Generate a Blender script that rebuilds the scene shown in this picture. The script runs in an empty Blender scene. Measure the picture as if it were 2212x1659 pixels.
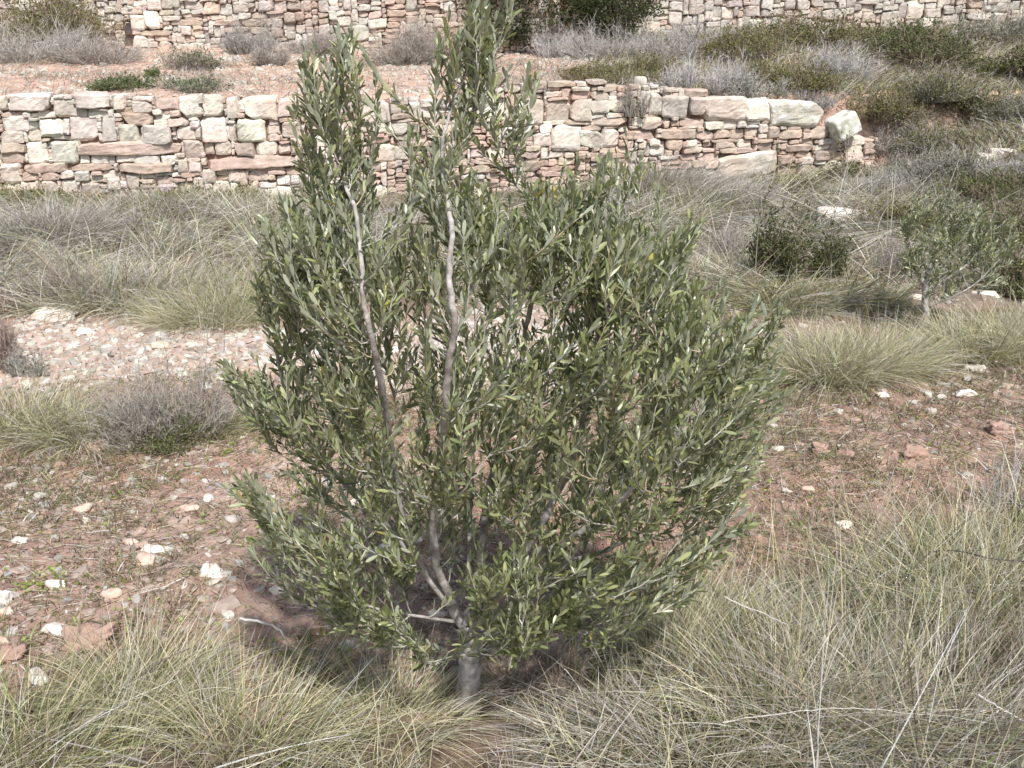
import bpy, math, random
import numpy as np
from mathutils import Vector
R = math.radians
rng = np.random.default_rng(7)
random.seed(7)
scene = bpy.context.scene
COL = scene.collection

# ------------------------------------------------------------------ camera
PITCH = 20.0
CZ = 1.9
cam_d = bpy.data.cameras.new("camera")
cam_d.sensor_width = 36
cam_d.lens = 35
cam_d.clip_end = 400
cam = bpy.data.objects.new("camera", cam_d)
COL.objects.link(cam)
cam.location = (0, 0, CZ)
cam.rotation_euler = (R(90 - PITCH), 0, 0)
scene.camera = cam

# ------------------------------------------------------------------ light
SUN_EL, SUN_H = 54.0, (0.34, -0.94)          # towards the sun: right of and behind the viewer
world = bpy.data.worlds.new("World")
scene.world = world
world.use_nodes = True
nt = world.node_tree
sky = nt.nodes.new("ShaderNodeTexSky")
sky.sky_type = 'NISHITA'
sky.sun_disc = False
sky.sun_elevation = R(SUN_EL)
sky.sun_rotation = math.atan2(SUN_H[0], SUN_H[1])
sky.dust_density = 2.5
nt.links.new(sky.outputs[0], nt.nodes["Background"].inputs[0])
nt.nodes["Background"].inputs[1].default_value = 0.115
sd = bpy.data.lights.new("sun", 'SUN')
sd.energy = 4.1
sd.angle = R(2.5)
sd.color = (1.0, 0.965, 0.925)
sun = bpy.data.objects.new("sun", sd)
COL.objects.link(sun)
sv = Vector((SUN_H[0] * math.cos(R(SUN_EL)), SUN_H[1] * math.cos(R(SUN_EL)), math.sin(R(SUN_EL))))
sun.rotation_euler = sv.to_track_quat('Z', 'Y').to_euler()
scene.view_settings.view_transform = 'Standard'
scene.view_settings.look = 'None'
scene.view_settings.exposure = 0.40
scene.view_settings.gamma = 1.0
scene.cycles.max_bounces = 6
scene.cycles.diffuse_bounces = 3
scene.cycles.transmission_bounces = 4
scene.cycles.transparent_max_bounces = 4

# ------------------------------------------------------------------ maths helpers
F = 2212 * 35 / 36.0
SP, CP = math.sin(R(PITCH)), math.cos(R(PITCH))


def ray(u, v):
    a, b = (u - 1106) / F, (829.5 - v) / F
    return np.array([a, b * SP + CP, b * CP - SP])


def at(u, v, Y):
    d = ray(u, v)
    t = Y / d[1]
    return np.array([d[0] * t, Y, CZ + d[2] * t])


def hsh(ix, iy, iz, s):
    h = (ix * 374761393 + iy * 668265263 + iz * 1274126177 + s * 974634777) & 0xFFFFFFFF
    h = ((h ^ (h >> 13)) * 1274126177) & 0xFFFFFFFF
    h = ((h ^ (h >> 16)) * 2246822519) & 0xFFFFFFFF
    return ((h ^ (h >> 15)) & 0xFFFFFF) / float(0xFFFFFF)


def vn2(x, y, s=0):
    x = np.asarray(x, float); y = np.asarray(y, float)
    ix, iy = np.floor(x).astype(np.int64), np.floor(y).astype(np.int64)
    fx, fy = x - ix, y - iy
    fx = fx * fx * (3 - 2 * fx); fy = fy * fy * (3 - 2 * fy)
    a, b = hsh(ix, iy, 0, s), hsh(ix + 1, iy, 0, s)
    c, d = hsh(ix, iy + 1, 0, s), hsh(ix + 1, iy + 1, 0, s)
    return (a * (1 - fx) + b * fx) * (1 - fy) + (c * (1 - fx) + d * fx) * fy


def fbm(x, y, s=0, o=4):
    t, a, n = 0, 1.0, 0
    for k in range(o):
        t = t + a * vn2(np.asarray(x) * 2 ** k + 17.3 * k, np.asarray(y) * 2 ** k - 9.1 * k, s + k)
        n += a
        a *= 0.5
    return t / n


def vn3(p, s=0):
    i = np.floor(p).astype(np.int64)
    f = p - i
    f = f * f * (3 - 2 * f)
    r = 0
    for dx in (0, 1):
        for dy in (0, 1):
            for dz in (0, 1):
                w = (f[..., 0] if dx else 1 - f[..., 0]) * (f[..., 1] if dy else 1 - f[..., 1]) * (f[..., 2] if dz else 1 - f[..., 2])
                r = r + w * hsh(i[..., 0] + dx, i[..., 1] + dy, i[..., 2] + dz, s)
    return r


def sst(a, b, x):
    t = np.clip((np.asarray(x, float) - a) / (b - a), 0, 1)
    return t * t * (3 - 2 * t)


def nrm(v):
    return v / np.maximum(np.linalg.norm(v, axis=-1, keepdims=True), 1e-9)


def inpoly(x, y, poly):
    c = np.zeros(np.shape(x), bool)
    n = len(poly)
    for i in range(n):
        x0, y0 = poly[i]; x1, y1 = poly[(i + 1) % n]
        if y0 == y1:
            continue
        m = ((y0 > y) != (y1 > y)) & (x < (x1 - x0) * (y - y0) / (y1 - y0) + x0)
        c ^= m
    return c


# ------------------------------------------------------------------ terrain shape
def wall_y(x):                        # face of the lower terrace wall
    return 11.0 + (x + 5.7) * 0.09


def wall2_y(x):                       # upper walls
    return np.where(np.asarray(x) < -5.5, 15.95, np.where(np.asarray(x) < 0.6, 15.5 + 0.02 * np.asarray(x), 17.4))


def height(x, y, fine=True):
    x = np.asarray(x, float); y = np.asarray(y, float)
    wy = wall_y(x)
    low = (.03 + 0.13 * sst(-2, 3, x)) * sst(6.8, 11.2, y) + 0.05 * (fbm(x * .5, y * .5, 3) - .5) * 2 * sst(3, 5, y)
    low = low + 0.10 * (fbm(x * 1.3 + 4, y * 1.3, 31, 2) - .45) * sst(6.6, 7.6, y)
    up = 1.06 + 0.104 * np.clip(y - wy, -2.5, 40) + 0.14 * (fbm(x * .45 + 9, y * .45, 5) - .5) * sst(.3, 1.2, y - wy)
    up = up + .25 * sst(1.5, 4, x) * sst(.4, 2.0, y - wy) * (1 - sst(3.5, 5.5, y - wy))
    bank = sst(4.0, 6.6, x + .7 * (fbm(x * .6, y * .6, 8) - .5) + 0.10 * (11.5 - y) * 0)
    step = sst(0.16, 0.42, y - wy)
    m = np.maximum(step, bank)
    z = low * (1 - m) + up * m
    z = z + 0.10 * (fbm(x * 1.1, y * 1.1, 14) - .5) * bank
    w2 = wall2_y(x)
    z = z + (1.75 + 0.1 * np.clip(y - w2, 0, 40)) * sst(0.16, 0.5, y - w2)
    if fine:
        z = z + 0.030 * (fbm(x * 4, y * 4, 21, 4) - .5) + 0.02 * np.maximum(0, fbm(x * 13, y * 13, 40, 3) - .55) * 1.6
        z = z + 0.006 * (vn2(x * 45, y * 45, 77) - .5)
    return z


def ground(u, v):
    d = ray(u, v)
    t0 = t = 1.5
    while t < 40:
        p = d * t
        if CZ + p[2] < height(p[0], p[1], False):
            break
        t0 = t
        t *= 1.02
    for _ in range(14):
        m = (t0 + t) / 2
        p = d * m
        if CZ + p[2] < height(p[0], p[1], False):
            t = m
        else:
            t0 = m
    p = d * t
    return np.array([p[0], p[1], float(height(p[0], p[1]))])


def gpoly(pts):
    return [tuple(ground(u, v)[:2]) for u, v in pts]


# ------------------------------------------------------------------ mesh helpers
def tag(o, label=None, cat=None, group=None, kind=None):
    for k, val in (("label", label), ("category", cat), ("group", group), ("kind", kind)):
        if val:
            o[k] = val
    return o


def empty(name, loc):
    o = bpy.data.objects.new(name, None)
    o.location = [float(c) for c in loc]
    o.empty_display_size = .1
    COL.objects.link(o)
    return o


def mesh(name, verts, faces_list, mat, parent=None, col=None, smooth=True, origin=None):
    """faces_list: list of int arrays (n,k)"""
    verts = np.asarray(verts, np.float32).reshape(-1, 3)
    if origin is None and parent is not None:
        origin = np.array(parent.location)
        if parent.parent is not None:
            origin = origin + np.array(parent.parent.location)
        verts = verts - origin.astype(np.float32)
    elif origin is not None:
        verts = verts - np.asarray(origin, np.float32)
    me = bpy.data.meshes.new(name)
    me.vertices.add(len(verts))
    me.vertices.foreach_set("co", verts.ravel())
    loops = np.concatenate([f.ravel() for f in faces_list]).astype(np.int32)
    sizes = np.concatenate([np.full(len(f), f.shape[1]) for f in faces_list]).astype(np.int32)
    me.loops.add(len(loops))
    me.loops.foreach_set("vertex_index", loops)
    me.polygons.add(len(sizes))
    starts = np.concatenate([[0], np.cumsum(sizes)[:-1]]).astype(np.int32)
    me.polygons.foreach_set("loop_start", starts)
    me.polygons.foreach_set("loop_total", sizes)
    me.polygons.foreach_set("use_smooth", np.full(len(sizes), smooth))
    if col is not None:
        a = me.color_attributes.new("Col", 'FLOAT_COLOR', 'POINT')
        c4 = np.ones((len(verts), 4), np.float32)
        c4[:, :3] = np.asarray(col).reshape(-1, 3)
        a.data.foreach_set("color", c4.ravel())
    me.update(calc_edges=True)
    me.materials.append(mat)
    o = bpy.data.objects.new(name, me)
    COL.objects.link(o)
    if parent is not None:
        o.parent = parent
    elif origin is not None:
        o.location = [float(c) for c in origin]
    return o


class Bag:
    def __init__(s):
        s.v, s.f, s.c, s.n = [], {}, [], 0

    def add(s, v, f, c):
        v = np.asarray(v).reshape(-1, 3)
        c = np.asarray(c, float)
        if c.ndim == 1:
            c = np.broadcast_to(c, v.shape)
        s.v.append(v); s.c.append(c.reshape(-1, 3))
        s.f.setdefault(f.shape[1], []).append(f + s.n)
        s.n += len(v)
        return s

    def build(s, name, mat, parent=None, smooth=True, origin=None):
        return mesh(name, np.concatenate(s.v), [np.concatenate(x) for x in s.f.values()], mat, parent, np.concatenate(s.c), smooth, origin)


def ribbons(bag, P, D, L, W, B, c0, c1, segs=4, taper=.85):
    """curved strips: P start, D unit direction, L length, W width, B bend vector (adds B*L*s^2)"""
    N = len(P)
    s = np.linspace(0, 1, segs + 1)[None, :, None]
    L = np.asarray(L).reshape(-1, 1, 1)
    pts = P[:, None] + D[:, None] * L * s + B[:, None] * L * s * s
    side = nrm(np.cross(D, nrm(rng.normal(size=(N, 3)) * [1, 1, .35])))
    w = np.asarray(W).reshape(-1, 1, 1) * .5 * (1 - taper * s ** 1.4)
    v = np.stack([pts - side[:, None] * w, pts + side[:, None] * w], 2)
    k = np.arange(segs) * 2
    q = np.stack([k, k + 1, k + 3, k + 2], 1)
    f = (q[None] + (np.arange(N) * (segs + 1) * 2)[:, None, None]).reshape(-1, 4)
    c = c0[:, None] * (1 - s) + c1[:, None] * s
    c = np.repeat(c[:, :, None], 2, 2)
    bag.add(v, f, c)
    return pts


def sleaves(bag, P, D, L, W, col):
    """small simple leaves: pointed hexagon"""
    N = len(P)
    side = nrm(np.cross(D, rng.normal(size=(N, 3))))
    L = L.reshape(-1, 1); W = W.reshape(-1, 1) * .5
    v = np.stack([P, P + D * L * .35 + side * W, P + D * L * .7 + side * W * .8, P + D * L, P + D * L * .7 - side * W * .8, P + D * L * .35 - side * W], 1)
    f = np.stack([np.array([0, 1, 2, 3]), np.array([0, 3, 4, 5])])
    f = (f[None] + (np.arange(N) * 6)[:, None, None]).reshape(-1, 4)
    bag.add(v, f, np.repeat(col[:, None], 6, 1))


def tube(bag, pts, rad, col, sides=6, wob=0.0):
    pts = np.asarray(pts, float); n = len(pts)
    T = nrm(np.gradient(pts, axis=0))
    up = np.array([.13, 1, .07])
    A = nrm(np.cross(T, up)); Bv = np.cross(T, A)
    th = np.linspace(0, 2 * np.pi, sides, endpoint=False)
    r = np.asarray(rad, float).reshape(-1, 1, 1) * np.ones((n, sides, 1))
    v = pts[:, None] + (A[:, None] * np.cos(th)[None, :, None] + Bv[:, None] * np.sin(th)[None, :, None]) * r
    if wob:
        nz = vn3(v * 38, 5) - .5
        nz2 = vn3(v * np.array([14, 14, 7]), 9) - .5
        v = v + (v - pts[:, None]) * (nz * wob + nz2 * wob * 1.4)[..., None]
    i = np.arange(n - 1)[:, None] * sides; j = np.arange(sides)[None]
    j2 = (j + 1) % sides
    f = np.stack([i + j, i + j2, i + sides + j2, i + sides + j], 2).reshape(-1, 4)
    bag.add(v, f, col)


def cat_spline(pts, per=8):
    pts = np.asarray(pts, float)
    p = np.vstack([2 * pts[0] - pts[1], pts, 2 * pts[-1] - pts[-2]])
    out = []
    for i in range(1, len(p) - 2):
        t = np.linspace(0, 1, per, endpoint=False)[:, None]
        a, b, c, d = p[i - 1], p[i], p[i + 1], p[i + 2]
        out.append(.5 * (2 * b + (c - a) * t + (2 * a - 5 * b + 4 * c - d) * t ** 2 + (3 * b - a - 3 * c + d) * t ** 3))
    out.append(pts[-1:])
    return np.vstack(out)


# cube-sphere template for stones
def cubesphere(n):
    g = np.linspace(-1, 1, n + 1)
    vs, idx, fs = [], {}, []

    def vid(p):
        k = tuple(np.round(p, 5))
        if k not in idx:
            idx[k] = len(vs); vs.append(p)
        return idx[k]
    for ax in range(3):
        for sg in (-1, 1):
            a1, a2 = (ax + 1) % 3, (ax + 2) % 3
            for i in range(n):
                for j in range(n):
                    q = []
                    for (di, dj) in ((0, 0), (1, 0), (1, 1), (0, 1)):
                        p = np.zeros(3); p[ax] = sg; p[a1] = g[i + di]; p[a2] = g[j + dj]
                        q.append(vid(p))
                    fs.append(q if sg > 0 else q[::-1])
    return np.array(vs), np.array(fs)


CS = {n: cubesphere(n) for n in (2, 4, 6, 10)}


def rock_shape(n, seed, cuts=7, power=4.0):
    r = np.random.default_rng(seed)
    v, f = CS[n]
    v = v / np.maximum((np.abs(v) ** power).sum(1, keepdims=True) ** (1 / power), 1e-6)
    for _ in range(cuts):
        nn = nrm(r.normal(size=3)); d = r.uniform(.72, .98)
        over = np.maximum(0, v @ nn - d)[:, None]
        v = v - over * nn * .92
    v = v * (1 + .10 * (vn3(v * 2.3 + seed, seed) - .5)[:, None] + .05 * (vn3(v * 6 + seed, seed + 2) - .5)[:, None])
    return v, f


def rotz(a):
    c, s = np.cos(a), np.sin(a)
    return np.array([[c, -s, 0], [s, c, 0], [0, 0, 1]])


def roty(a):
    c, s = np.cos(a), np.sin(a)
    return np.array([[c, 0, s], [0, 1, 0], [-s, 0, c]])


def rotx(a):
    c, s = np.cos(a), np.sin(a)
    return np.array([[1, 0, 0], [0, c, -s], [0, s, c]])


def scatter_rocks(bag, pos, size, cols, n=2, flat=(.35, .8), nv=24, seed0=0):
    """many small rocks into one bag"""
    tm = [rock_shape(n, seed0 + k, 9, 6) for k in range(nv)]
    kind = rng.integers(0, nv, len(pos))
    for k in range(nv):
        m = kind == k
        N = int(m.sum())
        if not N:
            continue
        v, f = tm[k]
        a = rng.uniform(0, 6.28, N); c, s = np.cos(a), np.sin(a)
        sc = size[m][:, None] * np.stack([rng.uniform(.75, 1.3, N), rng.uniform(.6, 1.0, N), rng.uniform(flat[0], flat[1], N)], 1)
        w = v[None] * sc[:, None] * .5
        tx = rng.normal(0, .25, N)
        w = np.stack([w[..., 0] * c[:, None] - w[..., 1] * s[:, None], w[..., 0] * s[:, None] + w[..., 1] * c[:, None], w[..., 2] + w[..., 0] * tx[:, None]], 2)
        w = w + pos[m][:, None]
        ff = (f[None] + (np.arange(N) * len(v))[:, None, None]).reshape(-1, 4)
        bag.add(w, ff, np.repeat(cols[m][:, None], len(v), 1))


# ------------------------------------------------------------------ materials
def new_mat(name):
    m = bpy.data.materials.new(name)
    m.use_nodes = True
    return m, m.node_tree, m.node_tree.nodes["Principled BSDF"]


def col_mat(name, rough=.9, noise_scale=20, noise_amt=.25, bump=.0, bump_scale=60, spec=.3, transl=0.0, tcol=(1, 1, 1)):
    m, t, b = new_mat(name)
    L = t.links.new
    at_ = t.nodes.new("ShaderNodeVertexColor"); at_.layer_name = "Col"
    tc = t.nodes.new("ShaderNodeTexCoord")
    nz = t.nodes.new("ShaderNodeTexNoise"); nz.inputs["Scale"].default_value = noise_scale; nz.inputs["Detail"].default_value = 5
    L(tc.outputs["Object"], nz.inputs["Vector"])
    mr = t.nodes.new("ShaderNodeMapRange")
    mr.inputs[1].default_value = .3; mr.inputs[2].default_value = .7
    mr.inputs[3].default_value = 1 - noise_amt; mr.inputs[4].default_value = 1 + noise_amt
    L(nz.outputs["Fac"], mr.inputs[0])
    mx = t.nodes.new("ShaderNodeVectorMath"); mx.operation = 'SCALE'
    L(at_.outputs["Color"], mx.inputs[0]); L(mr.outputs[0], mx.inputs["Scale"])
    L(mx.outputs[0], b.inputs["Base Color"])
    b.inputs["Roughness"].default_value = rough
    b.inputs["Specular IOR Level"].default_value = spec
    if bump:
        n2 = t.nodes.new("ShaderNodeTexNoise"); n2.inputs["Scale"].default_value = bump_scale; n2.inputs["Detail"].default_value = 8
        n2.inputs["Roughness"].default_value = .65
        L(tc.outputs["Object"], n2.inputs["Vector"])
        bp = t.nodes.new("ShaderNodeBump"); bp.inputs["Strength"].default_value = 1; bp.inputs["Distance"].default_value = bump
        L(n2.outputs["Fac"], bp.inputs["Height"]); L(bp.outputs[0], b.inputs["Normal"])
    if transl:
        tr = t.nodes.new("ShaderNodeBsdfTranslucent")
        ms = t.nodes.new("ShaderNodeMixShader"); ms.inputs[0].default_value = transl
        v2 = t.nodes.new("ShaderNodeVectorMath"); v2.operation = 'MULTIPLY'; v2.inputs[1].default_value = tcol
        L(mx.outputs[0], v2.inputs[0]); L(v2.outputs[0], tr.inputs[0])
        L(b.outputs[0], ms.inputs[1]); L(tr.outputs[0], ms.inputs[2])
        L(ms.outputs[0], t.nodes["Material Output"].inputs[0])
    return m


M_soil = col_mat("soil", 1.0, 9, .22, .010, 45, .1)
M_stone = col_mat("limestone", .92, 14, .16, .009, 40, .15)
M_rock = col_mat("rock", .9, 30, .14, .004, 60, .25)
M_grass = col_mat("dry_grass", .7, 6, .12, 0, 60, .3, .22, (1.0, .98, .75))
M_twig = col_mat("dry_twig", .85, 30, .15, 0, 60, .2)
M_bark = col_mat("olive_bark", .85, 45, .38, .005, 110, .2)
M_sleaf = col_mat("shrub_leaf", .6, 12, .2, 0, 60, .35, .25, (1, 1.1, .6))
M_wire = col_mat("rusty_wire", .55, 60, .2, 0, 60, .5)

# olive leaf: dark grey green above, silvery below
M_leaf, t, b = new_mat("olive_leaf")
Lk = t.links.new
vc = t.nodes.new("ShaderNodeVertexColor"); vc.layer_name = "Col"
geo = t.nodes.new("ShaderNodeNewGeometry")
und = t.nodes.new("ShaderNodeMix"); und.data_type = 'RGBA'
und.inputs[0].default_value = .68
Lk(vc.outputs[0], und.inputs[6]); und.inputs[7].default_value = (.37, .40, .32, 1)
mixb = t.nodes.new("ShaderNodeMix"); mixb.data_type = 'RGBA'
Lk(geo.outputs["Backfacing"], mixb.inputs[0]); Lk(vc.outputs[0], mixb.inputs[6]); Lk(und.outputs[2], mixb.inputs[7])
Lk(mixb.outputs[2], b.inputs["Base Color"])
b.inputs["Roughness"].default_value = .40
b.inputs["Specular IOR Level"].default_value = .9
rr = t.nodes.new("ShaderNodeMapRange"); rr.inputs[3].default_value = .40; rr.inputs[4].default_value = .8
Lk(geo.outputs["Backfacing"], rr.inputs[0]); Lk(rr.outputs[0], b.inputs["Roughness"])
tr = t.nodes.new("ShaderNodeBsdfTranslucent")
tcx = t.nodes.new("ShaderNodeVectorMath"); tcx.operation = 'MULTIPLY'; tcx.inputs[1].default_value = (1.5, 1.7, .55)
Lk(vc.outputs[0], tcx.inputs[0]); Lk(tcx.outputs[0], tr.inputs[0])
ms = t.nodes.new("ShaderNodeMixShader"); ms.inputs[0].default_value = .22
Lk(b.outputs[0], ms.inputs[1]); Lk(tr.outputs[0], ms.inputs[2]); Lk(ms.outputs[0], t.nodes["Material Output"].inputs[0])

# palettes (linear albedo)
RED = np.array([.36, .225, .17]); PINK = np.array([.50, .375, .30]); BROWN = np.array([.22, .155, .125])
PALE = np.array([.71, .66, .575]); GREYS = np.array([.50, .465, .42]); REDST = np.array([.51, .41, .34])
STRAW = np.array([.60, .53, .35]); GREYG = np.array([.47, .43, .39]); GRN = np.array([.20, .25, .085]); OLV = np.array([.33, .32, .17])
LAV = np.array([.45, .425, .425])


def mixc(a, b, t):
    t = np.asarray(t)[..., None]
    return a * (1 - t) + b * t


def jit(base, n, s=.12, hs=.03):
    return np.clip(base * (1 + rng.normal(0, s, (n, 1))) * (1 + rng.normal(0, hs, (n, 3))), .01, .9)


# ------------------------------------------------------------------ zones on the lower terrace
P_GRAVEL = gpoly([(-150, 740), (60, 690), (560, 700), (900, 690), (1400, 690), (1420, 800), (1000, 860), (560, 800), (400, 790), (-150, 850)])
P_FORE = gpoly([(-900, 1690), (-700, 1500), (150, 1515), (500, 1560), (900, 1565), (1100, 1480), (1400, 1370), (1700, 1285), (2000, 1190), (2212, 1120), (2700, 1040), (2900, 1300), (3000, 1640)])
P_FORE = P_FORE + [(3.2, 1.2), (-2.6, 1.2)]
P_LOW = gpoly([(-300, 860), (300, 800), (1350, 800), (1450, 655), (2500, 640), (2500, 830), (2600, 1300), (1100, 1550), (-500, 1550)])
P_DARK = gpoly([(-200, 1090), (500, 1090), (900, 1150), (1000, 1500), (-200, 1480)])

# ------------------------------------------------------------------ ground
td = np.linspace(-1, 1, 620)
tt = np.concatenate([-np.geomspace(12, 1.02, 26), td, np.geomspace(1.02, 12, 26)])
yy = [1.15]
while yy[-1] < 18.5:
    yy.append(yy[-1] * 1.0052)
yy = np.concatenate([[-60, -30, -12, -5, -2, -.5, .3, .8], yy, np.geomspace(18.8, 160, 26)])
TT, YY = np.meshgrid(tt, yy)
XX = TT * (np.clip(YY, 0, 200) * .62 + 1.1)
ZZ = height(XX, YY)
n1 = fbm(XX * 2.2, YY * 2.2, 51, 5)
n2 = fbm(XX * 7, YY * 7, 61, 4)
n3 = vn2(XX * 30, YY * 30, 71)
C = mixc(RED, PINK, np.clip((n1 - .38) * 4, 0, 1) * .75)
C = mixc(C, BROWN, np.clip((n2 - .5) * 4, 0, 1) * .6)
lw = inpoly(XX, YY, P_LOW).astype(float) * sst(.3, .9, XX + .6 * (n1 - .5))
C = mixc(C, mixc(np.array([.28, .19, .145]), np.array([.38, .25, .19]), np.clip((n2 - .42) * 5, 0, 1)), lw * .85)
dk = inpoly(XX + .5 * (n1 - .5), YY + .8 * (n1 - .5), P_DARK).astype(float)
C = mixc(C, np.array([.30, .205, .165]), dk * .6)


def gmask(x, y):
    """soft, ragged edge for the gravel patch"""
    r = np.zeros(np.shape(x))
    for k in range(12):
        a = k * 2.4
        q = .06 + .05 * k
        r = r + inpoly(x + q * math.cos(a) + 1.3 * (fbm(x * 1.1, y * 1.1, 701, 3) - .5), y + .5 * q * math.sin(a) + .7 * (fbm(x * 1.3, y * 1.3, 702, 3) - .5), P_GRAVEL)
    return r / 12


gv = gmask(XX, YY)
C = mixc(C, np.array([.48, .37, .295]), gv * .7)
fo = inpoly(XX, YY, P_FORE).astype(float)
C = mixc(C, np.array([.10, .075, .055]), fo * .8)  # soil colour darkened under the foreground grass to deepen its shaded gaps
back = sst(6.5, 7.2, YY + .5 * n1) * (1 - sst(-.1, .2, YY - wall_y(XX)))
C = mixc(C, np.array([.19, .155, .125]), back * .85)
upl = sst(0, .2, YY - wall_y(XX))
C = mixc(C, mixc(np.array([.50, .36, .285]), np.array([.43, .29, .22]), np.clip((n2 - .45) * 5, 0, 1)), upl * .85)
C = C * (0.86 + .28 * n3)[..., None]
ny, nx = XX.shape
i, j = np.meshgrid(np.arange(ny - 1), np.arange(nx - 1), indexing='ij')
k = (i * nx + j).ravel()
faces = np.stack([k, k + 1, k + nx + 1, k + nx], 1)
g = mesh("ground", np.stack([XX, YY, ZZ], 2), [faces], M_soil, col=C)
tag(g, "bare red stony soil of the terraced hillside", "ground", kind="structure")

# ------------------------------------------------------------------ walls
s1 = 2212 / 2560.0


def crop(ox, oy, rects):
    out = []
    for r in rects:
        x0, y0, x1, y1 = [c / 2.572 for c in r[:4]]
        out.append(((x0 + ox) * s1, (y0 + oy) * s1, (x1 + ox) * s1, (y1 + oy) * s1, r[4]))
    return out


C1 = [(-20,625,50,705,'W'),(55,615,330,712,'W'),(340,640,490,750,'W'),(485,600,705,690,'W'),(715,615,808,697,'W'),(0,722,140,750,'R'),(140,728,190,760,'W'),(232,715,325,752,'W'),(5,755,190,845,'W'),(248,770,412,872,'W'),(435,755,632,905,'G'),(555,718,690,752,'W'),(640,750,750,905,'G'),(845,650,985,730,'W'),(987,640,1140,705,'R'),(775,732,985,805,'R'),(988,738,1095,765,'W'),(988,770,1072,808,'W'),(1075,765,1210,808,'R'),(1145,620,1290,755,'W'),(1300,618,1440,750,'W'),(1450,632,1530,752,'W'),(1565,632,1785,758,'W'),(1215,778,1272,822,'W'),(1278,757,1465,905,'W'),(755,808,895,920,'W'),(898,812,1110,928,'G'),(1130,812,1250,900,'W'),(1470,800,1518,915,'W'),(1520,768,1710,905,'W'),(1722,810,1800,865,'W'),(0,847,160,920,'W'),(162,835,262,912,'W'),(0,925,155,980,'R'),(0,985,158,1050,'R'),(160,915,320,1052,'W'),(325,906,500,1058,'G'),(505,910,1170,992,'R'),(1178,905,1308,1015,'W'),(1312,915,1372,992,'W'),(1380,915,1490,992,'W'),(1505,918,1640,1000,'R'),(1645,918,1780,998,'W'),(503,995,570,1055,'W'),(575,1000,692,1058,'W'),(737,995,860,1050,'W'),(868,1003,1028,1056,'W'),(1032,1003,1128,1056,'W'),(1138,1018,1210,1102,'W'),(1212,1048,1290,1105,'W'),(1320,1008,1890,1080,'R'),(0,1055,135,1175,'W'),(140,1060,440,1108,'R'),(443,1062,740,1100,'R'),(760,1058,1110,1110,'R'),(138,1110,260,1165,'R'),(262,1110,390,1160,'R'),(468,1102,578,1168,'W'),(580,1130,660,1175,'W'),(1300,1092,1388,1168,'W'),(1465,1092,1585,1165,'W'),(1170,1108,1290,1140,'R'),(1590,1097,1720,1160,'W'),(0,1178,135,1230,'W'),(138,1172,240,1225,'W'),(248,1168,370,1240,'W'),(380,1165,500,1240,'W'),(510,1178,650,1275,'W'),(685,1150,770,1215,'W'),(1235,1145,1320,1215,'W'),(1368,1170,1475,1240,'W'),(1480,1175,1540,1245,'W'),(1640,1082,1830,1095,'R'),(1830,1082,2050,1120,'R'),(1870,890,1980,998,'W'),(1895,1002,1955,1070,'W'),(1805,780,1960,885,'W'),(1790,640,1940,740,'W'),(1720,868,1800,912,'W'),(1785,925,1865,990,'W')]
C2 = [(130,655,320,785,'W'),(325,650,398,725,'W'),(440,668,512,770,'W'),(290,790,440,860,'W'),(215,790,288,855,'W'),(155,880,330,920,'R'),(250,930,352,1040,'W'),(354,945,440,1030,'W'),(520,690,640,760,'W'),(560,800,700,900,'W'),(710,770,850,860,'W'),(985,810,1042,925,'W'),(1045,822,1138,885,'W'),(865,625,1055,765,'W'),(1060,600,1140,696,'R'),(1065,700,1108,762,'W'),(1110,638,1312,802,'W'),(1325,648,1475,778,'W'),(1485,648,1610,780,'W'),(1620,648,1728,728,'W'),(1612,730,1705,757,'W'),(1285,804,1360,855,'W'),(1362,808,1540,975,'W'),(1240,857,1355,940,'W'),(1545,845,1688,945,'W'),(1692,830,1790,945,'W'),(940,948,1060,1013,'W'),(1040,1015,1185,1072,'R'),(1735,620,1830,725,'W'),(1995,602,2072,735,'W'),(2080,622,2230,755,'W'),(1612,760,1850,805,'R'),(1880,758,1945,810,'W'),(1950,790,2080,828,'R'),(2065,838,2215,898,'R'),(2090,902,2200,965,'R'),(1990,938,2088,1000,'W'),(1795,845,2030,895,'R'),(1240,528,1330,575,'R'),(1335,530,1520,560,'R'),(1605,522,1720,545,'R'),(1425,570,1488,625,'R'),(1490,590,1610,645,'R'),(1615,590,1740,645,'R'),(1700,550,1785,585,'R'),(640,900,760,960,'W'),(700,1000,820,1060,'R'),(860,1060,960,1110,'R'),(1190,1040,1290,1100,'R')]
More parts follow.
